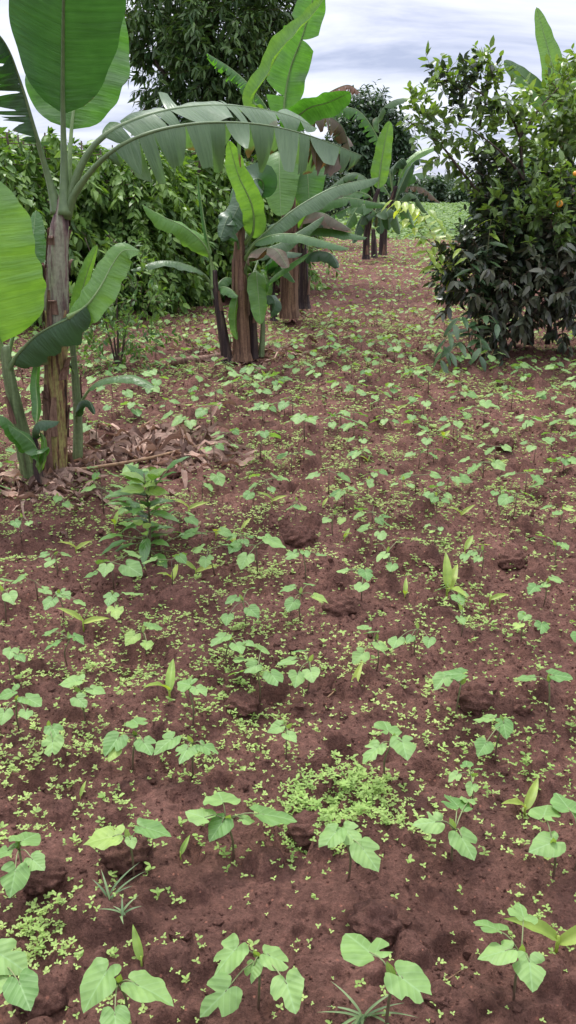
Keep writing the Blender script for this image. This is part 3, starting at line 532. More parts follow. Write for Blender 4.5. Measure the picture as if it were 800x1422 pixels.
# ------------------------------------------------------------------ leafy woody plants
def sprigs(mb, Cn, Dr, ln, k, LL, WW, droop=.2, grav=.25, tint=None, lm=0, tm=1, twig=.003, tw=True, fold=.25, spread=.9, small=False):
    """twigs at Cn along Dr with k leaves each"""
    n = len(Cn); Dr = nrm(Dr); ln = np.broadcast_to(ln, (n,))
    if tw:
        A_ = nrm(np.cross(Dr, rng.normal(size=(n, 3)))); B_ = np.cross(Dr, A_); V = []
        for e, r in ((0, twig), (1, twig*.4)):
            for q in range(3):
                th = q*2.094; V.append(Cn+Dr*(ln*e)[:, None]+(A_*math.cos(th)+B_*math.sin(th))*r)
        V = np.stack(V, 1); off = (np.arange(n)*6)[:, None, None]
        mb.add(V.reshape(-1, 3), (np.array([[0, 1, 4, 3], [1, 2, 5, 4], [2, 0, 3, 5]])[None]+off).reshape(-1, 4), tm, .5)
    t = (np.arange(k)+.5)/k; t = t[None]+rng.normal(size=(n, k))*.05
    Pp = Cn[:, None]+Dr[:, None]*(ln[:, None]*t)[..., None]
    Rn = nrm(np.cross(np.broadcast_to(Dr[:, None], (n, k, 3)), rng.normal(size=(n, k, 3))))
    D_ = nrm(Dr[:, None]*(.35+.5*t[..., None])+Rn*spread+np.array([0, 0, -grav]))
    N_ = nrm(np.array([0, 0, 1.0])+rng.normal(size=(n, k, 3))*.45)
    sz = (.7+.5*rng.random((n, k)))
    if tint is None: tn = np.clip(rng.random((n, 1))*.7+rng.random((n, k))*.3, 0, 1)
    else: tn = np.clip(tint[:, None]+rng.normal(size=(n, k))*.12, 0, 1)
    leaves(mb, Pp.reshape(-1, 3), D_.reshape(-1, 3), N_.reshape(-1, 3), (LL*sz).ravel(), (WW*sz).ravel(), droop, fold, lm, tn.ravel(), small)
def copytree(o, loc, rz, sc=1.0):
    r = o.copy(); C.objects.link(r); r.location = loc; r.rotation_euler = (0, 0, rz); r.scale = (sc, sc, sc)
    for ch in o.children:
        c = ch.copy(); C.objects.link(c); c.parent = r
        for g in ch.children: d = g.copy(); C.objects.link(d); d.parent = c
    return r
# coffee shrubs
def coffee_proto(seed):
    e = empty("coffee_shrub", (0, 0, 0)); mt = MB()
    hts = []; bases = []
    for q in range(4):
        a = q*1.6+seed; top = np.array([math.cos(a)*.35, math.sin(a)*.35, 1.9+.3*rng.random()])
        pts = [(math.cos(a)*.05, math.sin(a)*.05, -.05), (math.cos(a)*.2, math.sin(a)*.2, .9), tuple(top)]
        tube(mt, pts, [.035, .025, .01], 7, 0, .5, .1, n=10); bases.append(np.array(pts))
    cr = MB(); Cn = []; Dn = []; Tn = []
    for q in range(4):
        sp_ = spline(bases[q], 40)
        for k in range(34):
            s = sp_[min(39, 9+int(k*.9))]; a = rng.random()*6.28; hgt = s[2]/2.1
            ln = (.75*(1-abs(hgt-.45))+.25)*(.8+.4*rng.random())
            d = np.array([math.cos(a), math.sin(a), .35])
            m_ = 9
            for j in range(m_):
                f = (j+1)/m_
                p = s+np.array([d[0]*ln*f, d[1]*ln*f, .3*ln*f-.75*ln*f*f])
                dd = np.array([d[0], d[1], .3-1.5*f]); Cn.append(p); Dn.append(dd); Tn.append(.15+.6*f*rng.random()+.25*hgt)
            pp = [s+np.array([d[0]*ln*f, d[1]*ln*f, .3*ln*f-.75*ln*f*f]) for f in (0, .5, 1)]
            tube(cr, pp, [.006, .004, .002], 4, 1, .5)
    Cn = np.array(Cn); Dn = np.array(Dn)
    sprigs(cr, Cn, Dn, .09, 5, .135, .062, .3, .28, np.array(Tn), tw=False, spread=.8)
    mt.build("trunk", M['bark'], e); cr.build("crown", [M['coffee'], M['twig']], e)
    return e
cps = [coffee_proto(.3), coffee_proto(1.9)]
cof_spots = [(-25, 452, 1.0, 0, "coffee shrub at the photo's edge, behind the thick banana stem"), (45, 440, 1.05, 1, "coffee shrub whose glossy top meets the sky beside the thick banana stem"),
    (118, 432, 1.0, 0, "coffee shrub just beyond the thick banana stem with drooping glossy leaves"), (190, 430, .98, 1, "coffee shrub with bare dark trunks showing above the soil"),
    (262, 418, 1.0, 0, "coffee shrub behind the furled spear of the young banana plant"), (325, 410, .95, 1, "coffee shrub directly behind the thick brown banana stem"),
    (375, 400, .8, 0, "low coffee shrub at the end of the coffee row behind banana leaves"), (80, 405, 1.08, 1, "taller coffee shrub in the second row, seen against the sky"),
    (160, 400, 1.05, 0, "second row coffee shrub below the big dark tree"), (0, 405, 1.16, 1, "second row coffee shrub at the photo's edge, highest of them"), (240, 392, 1.08, 1, "second row coffee shrub under the dark tree's hanging twigs"), (310, 385, 1.15, 0, "second row coffee shrub nearest the tall banana plant")]
for k, (px, py, sc, v, lab) in enumerate(cof_spots):
    p = G(px, py); loc = (p[0], p[1], 0)
    if k < 2: o = cps[v]; assert v == k; o.location = loc; o.scale = (sc,)*3; o.rotation_euler = (0, 0, k*1.3)
    else: o = copytree(cps[v], loc, k*2.1, sc)
    tag(o, lab, "coffee shrub", "coffee shrubs in rows beside the field")
# blob based trees
def blob_tree(name, base, trunks, blobs, lm, LL, WW, label, cat, group=None, grav=.3, k=8, ln=.25, droop=.2, mats2=None, extra=None, spread=.9, small=False):
    e = empty(name, tuple(base)); tag(e, label, cat, group)
    for i_, (pts, rad) in enumerate(trunks):
        mt = MB(); tube(mt, pts, rad, 8, 0, .5, .12, n=16); mt.build("trunk" if i_ == 0 else "branch", M['bark'], e, tuple(base))
    cr = MB()
    for b in blobs:
        c, r, n = np.array(b[0]), b[1], b[2]; sq = np.array(b[3]) if len(b) > 3 else np.ones(3); lmi = b[4] if len(b) > 4 else 0
        d = rdir(n); rad = r*(.35+.65*rng.random(n)**.5); pts = c+d*rad[:, None]*sq
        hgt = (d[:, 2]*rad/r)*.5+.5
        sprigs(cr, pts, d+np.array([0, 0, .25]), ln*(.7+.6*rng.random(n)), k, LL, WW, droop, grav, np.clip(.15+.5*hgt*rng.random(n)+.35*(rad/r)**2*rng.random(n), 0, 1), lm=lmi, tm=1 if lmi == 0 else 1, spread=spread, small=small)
    mats = [M[lm], M['twig']]+([M[m] for m in mats2] if mats2 else [])
    cr.build("crown", mats, e, tuple(base))
    return e
# big dark tree (behind coffee row)
TB = 17.0
def blobs_px(lst, Yd, dens=1.0):
    out = []
    for (px, py, rp, n, *rest) in lst:
        dy = rest[0] if rest else 0; out.append([P(px, py, Yd+dy), rp*(Yd+dy)/F, int(n*dens)]+([(1, 1, 1), rest[1]] if len(rest) > 1 else []))
    return out
tb = np.array([P(285, 380, TB)[0], TB, 0])
tr = [([tb, P(285, 250, TB), P(292, 120, TB), P(290, 0, TB), P(295, -200, TB)], [.22, .18, .14, .1, .04])]
for (a, b_, c_) in [((290, 180), (240, 120), (200, 60)), ((292, 140), (350, 80), (385, 20)), ((290, 60), (230, 0), (190, -60)), ((290, 200), (330, 170), (360, 120)), ((290, 40), (340, -40), (380, -120)), ((288, 220), (250, 200), (200, 150))]:
    tr.append(([P(*a, TB), P(*b_, TB-.4), P(*c_, TB-.5)], [.07, .045, .015]))
bl = blobs_px([(235, 20, 55, 170, -.3), (300, 0, 70, 220, -.8), (365, 20, 42, 130, -.2), (235, 90, 45, 120, -.2), (300, 80, 60, 190, -1), (350, 80, 45, 130, -.3), (215, 50, 35, 70), (260, 140, 45, 120, -.3), (320, 140, 45, 120, -.6), (300, 190, 55, 150, -.2), (235, 190, 40, 60, -.2), (200, 215, 28, 25), (290, 235, 50, 60, .3), (350, 170, 45, 80, .4), (340, 220, 40, 50, .3), (380, 45, 25, 40), (300, -100, 120, 260), (220, -60, 80, 140), (380, -80, 70, 120), (300, -210, 90, 120), (375, 230, 40, 70, .6), (395, 5, 18, 20)], TB, 1.15)
blob_tree("mango_tree", tb, tr, bl, 'tree', .17, .052, "big dark evergreen tree with long drooping leaves rising behind the coffee shrubs", "tree", grav=.4, k=9, ln=.24, droop=.3)
# sparse tree filling the gap behind at left
t2 = np.array([P(395, 300, 26)[0], 26, 0])
blob_tree("evergreen_tree", t2, [([t2, P(395, 240, 26), P(398, 200, 26)], [.15, .1, .04])], blobs_px([(395, 240, 45, 160), (430, 250, 35, 120), (370, 260, 40, 120), (450, 270, 30, 90), (420, 285, 50, 150)], 26, 1.2), 'fartree', .16, .07, "dark bushy tree filling the gap behind the tall banana plant", "tree", k=8, ln=.3)
t3 = np.array([P(510, 300, 46)[0], 46, 0])
blob_tree("evergreen_tree", t3, [([t3, P(511, 240, 46), P(510, 190, 46), P(512, 155, 46)], [.22, .18, .12, .05]), ([P(511, 230, 46), P(495, 205, 46), P(485, 185, 46)], [.1, .07, .03]), ([P(511, 225, 46), P(530, 205, 46), P(542, 190, 46)], [.1, .07, .03])],
    blobs_px([(510, 160, 24, 110), (490, 185, 26, 130), (532, 180, 24, 120), (512, 200, 32, 170), (545, 205, 18, 70), (480, 215, 25, 100), (535, 222, 28, 110), (505, 235, 30, 130), (556, 215, 10, 25), (475, 250, 28, 100)], 46, 1.3), 'fartree', .3, .13, "round crowned dark tree standing against the sky beyond the far banana plants", "tree", k=9, ln=.5)
# far trees on the horizon
lt = ["low far tree at the start of the horizon line, behind banana leaves", "wide far tree beside the hanging brown leaf tip", "narrow pointed far tree sticking up above the horizon line", "broad far tree with rounded crown at the middle of the sky gap", "small far tree just after the broad one on the horizon", "dip low far bush between two horizon trees", "far tree with two humps next to the orange tree's edge", "far tree half hidden by the orange tree's twigs", "far tree seen through the orange tree", "far bushy tree behind the hidden banana plant", "far tree low behind the coffee shrubs", "far tree deep behind the dark tree's trunk"]
for k, (px, top, wd) in enumerate([(560, 258, 22), (588, 256, 20), (610, 252, 8), (625, 262, 22), (645, 268, 14), (600, 272, 20), (660, 262, 16), (690, 258, 22), (725, 255, 25), (775, 250, 30), (500, 262, 25), (535, 265, 20)]):
    Yd = 105+(k*7) % 25; cx = P(px, 270, Yd)[0]; zt = P(px, top, Yd)[2]; r = wd*Yd/F; base = np.array([cx, Yd, 0.0])
    bs = []
    nb = 7
    for q in range(nb):
        zz = zt*(.25+.6*rng.random()); bs.append([np.array([cx+rng.normal()*r*.55, Yd+rng.normal()*r*.4, zz]), r*(.5+.2*rng.random()), 60])
    bs.append([np.array([cx, Yd, zt-r*.35]), r*.4, 50])
    blob_tree("far_tree", base, [([base, (cx, Yd, zt*.5), (cx+.1, Yd, zt*.9)], [.15, .1, .03])], bs, 'fartree', .5, .28, lt[k], "tree", "far trees along the horizon", k=7, ln=.7)
# orange tree
O = 8.7
ob = np.array([P(712, 470, O)[0], O, hz(P(712, 470, O)[0], O)-.02])
def pl(*a): return [P(*x) for x in a]
otr = [(pl((735, 478, O), (736, 400, O), (735, 300, O), (726, 240, O-.05), (722, 185, O)), [.05, .035, .024, .018, .012]),
    (pl((700, 485, O), (688, 420, O-.1), (672, 350, O-.2), (645, 345, O-.3), (612, 338, O-.4)), [.045, .035, .022, .013, .006]),
    (pl((690, 330, O), (668, 275, O-.1), (640, 237, O-.2), (606, 195, O-.2), (560, 164, O-.3)), [.022, .017, .012, .009, .004]),
    (pl((722, 190, O), (705, 155, O), (665, 128, O-.1), (632, 112, O-.1), (592, 118, O-.1)), [.014, .011, .008, .006, .003]),
    (pl((700, 160, O), (688, 120, O), (676, 76, O)), [.010, .007, .003]), (pl((722, 190, O), (750, 150, O+.2), (792, 105, O+.3)), [.014, .01, .004]),
    (pl((735, 330, O), (780, 260, O+.2), (840, 200, O+.3)), [.022, .015, .006]), (pl((712, 470, O), (760, 400, O-.2), (810, 340, O-.2)), [.035, .025, .012]), (pl((735, 260, O), (700, 215, O-.3), (650, 175, O-.4)), [.015, .01, .004]),
    (pl((760, 478, O+.1), (772, 400, O+.1), (800, 330, O+.1)), [.03, .022, .012])]
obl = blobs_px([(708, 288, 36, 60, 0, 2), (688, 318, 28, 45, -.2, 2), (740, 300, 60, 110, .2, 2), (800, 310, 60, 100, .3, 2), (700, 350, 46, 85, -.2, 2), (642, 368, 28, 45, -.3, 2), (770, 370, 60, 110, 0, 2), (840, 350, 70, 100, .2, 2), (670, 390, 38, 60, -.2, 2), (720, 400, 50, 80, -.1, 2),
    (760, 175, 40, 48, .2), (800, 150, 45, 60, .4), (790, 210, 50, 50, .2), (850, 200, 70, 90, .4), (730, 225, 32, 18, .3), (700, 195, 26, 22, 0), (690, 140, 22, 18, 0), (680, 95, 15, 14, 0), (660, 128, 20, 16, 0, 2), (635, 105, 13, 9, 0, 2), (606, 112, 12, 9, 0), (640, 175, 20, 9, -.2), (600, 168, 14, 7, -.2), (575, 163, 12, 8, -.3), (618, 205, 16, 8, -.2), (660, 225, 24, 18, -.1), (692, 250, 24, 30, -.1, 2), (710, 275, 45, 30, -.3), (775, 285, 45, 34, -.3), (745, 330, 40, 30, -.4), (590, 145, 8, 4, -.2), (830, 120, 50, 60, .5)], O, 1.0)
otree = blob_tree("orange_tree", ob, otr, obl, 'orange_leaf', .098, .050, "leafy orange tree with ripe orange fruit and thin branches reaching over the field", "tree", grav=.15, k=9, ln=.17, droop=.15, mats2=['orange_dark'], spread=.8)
def ball(mb, c, r, sub=2, jit=0, sq=(1, 1, 1)):
    import bmesh
    bm = bmesh.new(); bmesh.ops.create_icosphere(bm, subdivisions=sub, radius=1)
    V = np.array([v.co[:] for v in bm.verts]); Fs = np.array([[v.index for v in f.verts] for f in bm.faces]); bm.free()
    if jit: V = V*(1+jit*perlin(V[:, 0]*2.3+c[0]*31, V[:, 1]*2.3+V[:, 2]*2.9+c[1]*17, 9)+jit*.5*perlin(V[:, 0]*6+c[0]*11, V[:, 1]*6+V[:, 2]*7, 12))[:, None]
    mb.add(V*r*np.array(sq)+np.array(c), Fs)
for (x, y, r) in [(777, 283, .031), (799, 241, .022)]:
    q = P(x, y, O-.62); m_ = MB(); ball(m_, (0, 0, 0), r, 3, .02); m_.v[0] = m_.v[0]+q; o = m_.build("orange_fruit", M['fruit'], otree, tuple(q)); 
# dusky shrub beneath
sb = np.array([P(700, 482, O-.4)[0], O-.35, 0])
blob_tree("dusky_shrub", sb, [(pl((690, 490, O-.4), (680, 440, O-.45), (650, 380, O-.5)), [.02, .014, .006]), (pl((697, 490, O-.4), (705, 430, O-.5), (720, 370, O-.5)), [.018, .012, .006]), (pl((702, 490, O-.4), (745, 430, O-.45), (790, 390, O-.4)), [.018, .012, .006])],
    blobs_px([(670, 400, 34, 36, -.5), (640, 400, 24, 18, -.5), (700, 430, 38, 46, -.5), (690, 370, 40, 36, -.55), (740, 400, 45, 60, -.5), (790, 390, 45, 60, -.4), (760, 350, 40, 40, -.5), (810, 360, 45, 50, -.4), (720, 460, 24, 18, -.5), (780, 440, 35, 30, -.3), (690, 465, 22, 22, -.5), (820, 420, 40, 40, -.3)], O, .5), 'purple', .12, .05, "dusky shrub with brownish purple drooping leaves under the orange tree", "shrub", grav=.6, k=7, ln=.16, droop=.3)
# ------------------------------------------------------------------ saplings with a leaf object each
def leafmesh(L_, W_, droop=.25, fold=.2, nseg=9, prof=.5, wav=.05, nv=3):
    """one elongated leaf with a raised grid: returns verts, faces, leafuv"""
    u = np.linspace(0, 1, nseg); v = np.linspace(-1, 1, 2*nv+1)
    wd = np.sin(np.pi*np.clip(u, 0, 1)**prof)**.8*W_*.5; wd[0] = W_*.02; wd[-1] = W_*.01
    U_, V_ = np.meshgrid(u, v, indexing='ij')
    x = U_*L_; y = V_*wd[:, None]; z = fold*np.abs(y)-droop*L_*U_**2+wav*W_*np.sin(U_*17)*np.abs(V_)
    n, m = U_.shape; i = np.arange(n-1)[:, None]*m; j = np.arange(m-1)[None]
    return np.stack([x, y, z], -1).reshape(-1, 3), np.stack([i+m+j, i+m+j+1, i+j+1, i+j], -1).reshape(-1, 4), np.stack([U_, V_*.5], -1).reshape(-1, 2)
def orient(V, p, d, n):
    d = nrm(d); s = nrm(np.cross(n, d)); n = np.cross(d, s)
    return np.asarray(p)+V[:, :1]*d+V[:, 1:2]*s+V[:, 2:3]*n
def one_leaf(parent, p, d, n, L_, W_, m, name="leaf", tint=None, **kw):
    V, Fa, Q = leafmesh(L_, W_, **kw); mb = MB(); mb.add(orient(V, p, d, n), Fa, 0, rng.random() if tint is None else tint, Q)
    return mb.build(name, m, parent, tuple(p))
# coffee seedling
cb_ = G(208, 772); ce = empty("coffee_seedling", tuple(cb_)); tag(ce, "knee high coffee seedling with glossy dark leaves and pale new leaves at its tip", "seedling")
topc = np.array([cb_[0], cb_[1]-.02, cb_[2]+.40]); ms = MB(); tube(ms, [cb_-[0, 0, .03], cb_+[0.01, 0, .2], topc], [.007, .005, .003], 7, 0, .3, n=8); ms.build("stem", M['bean_stem'], ce, tuple(cb_))
for lev in range(9):
    h = .05+lev*.037
    for q in range(5 if lev < 7 else 3):
        a = q*1.57+lev*.9+rng.normal()*.2; up_ = .25+lev*.07
        d = np.array([math.cos(a), math.sin(a)*.8, up_+rng.normal()*.3]); p = cb_+[0.005, 0, h+rng.normal()*.02]
        r_ = .02+.13*rng.random()*(lev < 7)
        if r_ > .05:
            ms = MB(); tube(ms, [p, p+nrm(d)*r_], [.003, .002], 5, 0, .7); ms.build("twig", M['bean_stem'], ce, tuple(p)); p = p+nrm(d)*r_
        one_leaf(ce, p, d, np.array([-d[0]*.3, -d[1]*.3, 1])+rng.normal(size=3)*.15, .11+.035*rng.random(), .054, M['cof_seed'], droop=.35, prof=.8)
for q in range(7):
    a = q*2.4+.4; one_leaf(ce, topc-[0, 0, .03+.01*q], [math.cos(a)*.8, math.sin(a)*.6-.2, .55-.08*q], [-math.cos(a)*.5, -.6, 1], .11, .055, M['cof_new'], droop=.25, prof=.8)
for q in range(3):
    a = q*2.1-1.2; p = cb_+[.0, -.11, .16+.02*q]; one_leaf(ce, p, [math.cos(a), math.sin(a), .3], [0, -.6, 1], .05, .035, M['cof_new'], droop=.2, prof=.7)
# drooping sapling by the dusky shrub
vb = G(648, 492); ve = empty("sapling", tuple(vb)); tag(ve, "small sapling with grey green leaves on stems arching down to the soil by the shrub", "sapling")
def arch(parent, pts, nl, L_, W_, m, r=.006, tip=None, side=.8, grav=.5):
    q = spline([np.array(P(*p)) for p in pts], 30); ms = MB(); tube(ms, q, np.linspace(r, r*.35, 30), 6, 0, .6); ms.build("stem", M['bean_stem'], parent, tuple(q[0]))
    T = nrm(np.gradient(q, axis=0))
    for k in range(nl):
        i_ = int(7+22*k/(nl-1)); t = T[i_]; s = nrm(np.cross(t, [0, 0, 1]))*(1 if k % 2 else -1)
        d = t*.55+s*side+np.array([0, -.25, -grav*(.6+.5*rng.random())])
        one_leaf(parent, q[i_], d, np.array([0, -.5, 1])+rng.normal(size=3)*.2, L_*(.8+.35*rng.random()), W_, M[m if k < nl-2 or not tip else tip], droop=.25, prof=.8)
arch(ve, [(652, 492, 8.0), (650, 455, 7.9), (640, 440, 7.8), (620, 470, 7.7), (612, 500, 7.65)], 13, .19, .055, 'avocado')
arch(ve, [(652, 492, 8.0), (660, 450, 7.9), (678, 438, 7.8), (690, 450, 7.75)], 8, .18, .055, 'avocado')
arch(ve, [(655, 495, 8.0), (640, 475, 7.8), (625, 490, 7.65), (622, 520, 7.6)], 7, .17, .055, 'avocado', tip='sapling')
arch(ve, [(655, 495, 8.0), (665, 470, 7.8), (668, 490, 7.65), (660, 510, 7.6)], 6, .17, .06, 'avocado')
# yellow-green sapling leaning left out of the shrub
ye = empty("sapling", tuple(P(655, 470, 8.6))); tag(ye, "leaning sapling with yellow green leaf bunches poking out from the orange tree", "sapling")
for pts, nl in [([(660, 470, 8.6), (655, 400, 8.5), (610, 350, 8.4), (575, 315, 8.3), (556, 290, 8.3)], 16), ([(612, 350, 8.4), (592, 310, 8.3), (575, 285, 8.3), (545, 278, 8.2)], 12), ([(655, 400, 8.5), (630, 345, 8.4), (610, 310, 8.3), (596, 292, 8.2)], 11), ([(655, 400, 8.5), (615, 385, 8.4), (600, 360, 8.3), (590, 345, 8.2)], 9)]:
    arch(ye, pts, nl+4, .17, .06, 'sapling', r=.007, side=.9, grav=.7)
for pts in [[(668, 470, 8.4), (672, 400, 8.2), (678, 340, 8.1), (682, 305, 8.1)], [(665, 470, 8.4), (662, 400, 8.2), (650, 360, 8.0), (640, 345, 8.0)]]:
    arch(ye, pts, 11, .16, .045, 'avocado', r=.007, tip='sapling', side=.9, grav=.7)
# thin young shrub beyond the main banana
yb = G(165, 522); yse = np.array([yb[0], yb[1], yb[2]])
bls = [[P(165, 430, yb[1]), .42, 40, (1, 1, 1.3)], [P(150, 470, yb[1]), .3, 26], [P(180, 400, yb[1]), .3, 20], [P(165, 485, yb[1]-.1), .3, 30], [P(190, 450, yb[1]), .25, 18], [P(135, 420, yb[1]), .25, 14], [P(200, 420, yb[1]), .16, 8], [P(180, 350, yb[1]), .15, 6]]
blob_tree("young_shrub", yse, [([yse, P(163, 440, yb[1]), P(160, 370, yb[1])], [.014, .01, .004]), ([yse, P(178, 440, yb[1]), P(192, 390, yb[1])], [.012, .008, .003]), ([yse, P(150, 460, yb[1]), P(138, 410, yb[1])], [.01, .007, .003]), ([yse, P(150, 420, yb[1]+.1), P(118, 330, yb[1]+.1)], [.01, .006, .003])],
    bls, 'sapling2' if 'sapling2' in M else 'coffee', .07, .028, "thin young shrub with sparse small leaves between the banana stem and the coffee row", "shrub", grav=.1, k=7, ln=.14)
for k, (px, py, s) in enumerate([(208, 425, .5), (225, 440, .4)]):
    q = G(px, py); bb = [[q+np.array([0, 0, .35*s*2]), .35*s, 40]]
    blob_tree("low_shrub", q, [([q, q+np.array([0, 0, .5*s])], [.012, .004])], bb, 'coffee', .1, .045, ["low dark shrub at the foot of the coffee row", "smaller low shrub touching the low dark one by the coffee row"][k], "shrub", k=7, ln=.14)
# ------------------------------------------------------------------ bean seedlings
def heart(L_, bites=(), cup=.12, ruf=.05, seed=0):
    """heart shaped leaf, origin at the petiole joint, tip along +x"""
    na = 36; nrng = 6; th = np.linspace(-np.pi, np.pi, na, endpoint=False)
    a = np.abs(th)
    key = [0, .12, .35, .8, 1.3, 1.8, 2.3, 2.7, 2.95, 3.1416]; val = [1.0, .93, .76, .66, .60, .56, .52, .44, .28, .10]
    r = np.interp(a, key, val)*L_*.82
    for (b0, bw, bd) in bites: r = r*(1-bd*np.exp(-((th-b0)/bw)**2))
    rg = np.random.default_rng(seed); r = r*(1+.025*np.sin(7*th+rg.random()*6)+.015*rg.normal(size=na))
    fr = (np.arange(nrng)+1)/nrng; R = fr[:, None]*r[None]
    x = R*np.cos(th); y = R*np.sin(th)
    z = cup*np.abs(y)-.55*cup*(x/L_)**2*L_*np.sign(x)-.35*y*y/L_+ruf*L_*fr[:, None]**2*(np.sin(5*th+rg.random()*6)*.6+np.sin(9*th+rg.random()*6)*.3)
    V = np.vstack([[0, 0, 0], np.stack([x, y, z], -1).reshape(-1, 3)])
    f1 = np.stack([np.zeros(na, int), 1+np.arange(na), 1+(np.arange(na)+1) % na], 1)
    i = np.arange(nrng-1)[:, None]*na; j = np.arange(na)[None]
    f2 = np.stack([1+i+j, 1+i+na+j, 1+i+na+(j+1) % na, 1+i+(j+1) % na], -1).reshape(-1, 4)
    Q = V[:, :2]/L_
    return V, [f1, f2], Q
def bean(base, lv, label, group, yellow=False, s=1.0, sd=0, bite=0, cot=True):
    e = empty("bean_seedling", tuple(base)); tag(e, label, "bean seedling", group)
    rg = np.random.default_rng(100+sd)
    hst = min(.115*s, .15)
    top = base+np.array([rg.normal()*.008, rg.normal()*.008, hst])
    st = MB(); tube(st, [base-[0, 0, .02], base+[rg.normal()*.004, 0, hst*.5], top], [.0032*s, .0027*s, .0022*s], 7, 0, .05, n=8)
    st.t[-1] = np.repeat(np.clip(np.linspace(-.3, 1, 8), 0, 1), 7)
    so_ = st.build("stem", M['bean_stem'], e, tuple(base))
    if len(lv) > 1: # small unopened shoot
        one_leaf(e, top, [rg.normal()*.4, rg.normal()*.4, 1], [0, -1, .2], .03*s, .014*s, M['bean_y'], "bud", droop=.0, prof=.8)
    for k, (lx, ly, *rest) in enumerate(lv):
        Ls = (rest[0] if rest else 1.0)*.078*s*(.85+.24*rg.random())
        zl = base[2]+hst+.004+rg.random()*.03*s
        c = onz(lx, ly, zl); dv = c-top; hl = np.linalg.norm(dv[:2])
        if hl > .16*s: # clamp very long ones
            c = top+dv*(.16*s/hl); c[2] = zl; dv = c-top
        dxy = nrm(np.array([dv[0], dv[1], 0])+1e-5); tw = rg.normal()*.35
        dxy = np.array([dxy[0]*math.cos(tw)-dxy[1]*math.sin(tw), dxy[0]*math.sin(tw)+dxy[1]*math.cos(tw), 0])
        slope = -.05-.35*rg.random(); d = nrm(dxy+[0, 0, slope]); j = c-d*Ls*.12
        pm = (top*.5+j*.5)+np.array([0, 0, .012*s]); pt = MB(); tube(pt, [top, pm, j], [.0018*s, .0014*s, .0012*s], 6, 0, .9, n=7)
        pe = pt.build("petiole", M['bean_stem'], e, tuple(top))
        bt = [(rg.choice([-1, 1])*(.5+1.8*rg.random()), .12+.12*rg.random(), .35+.4*rg.random())] if rg.random() < .25+bite else []
        if bite: bt.append((rg.normal()*.8, .15, .5))
        V, Fs, Q = heart(Ls, bt, .1+.16*rg.random(), .03+.03*rg.random(), sd*7+k)
        nvec = np.array([-d[0]*.2+rg.normal()*.2, .05+rg.normal()*.2, 1])
        lm = MB(); lm.add(orient(V, j, d, nvec), Fs, 0, rg.random(), Q)
        lm.build("leaf", M['bean_y'] if rg.random() < .07 else M['bean'], e, tuple(j))
    return e
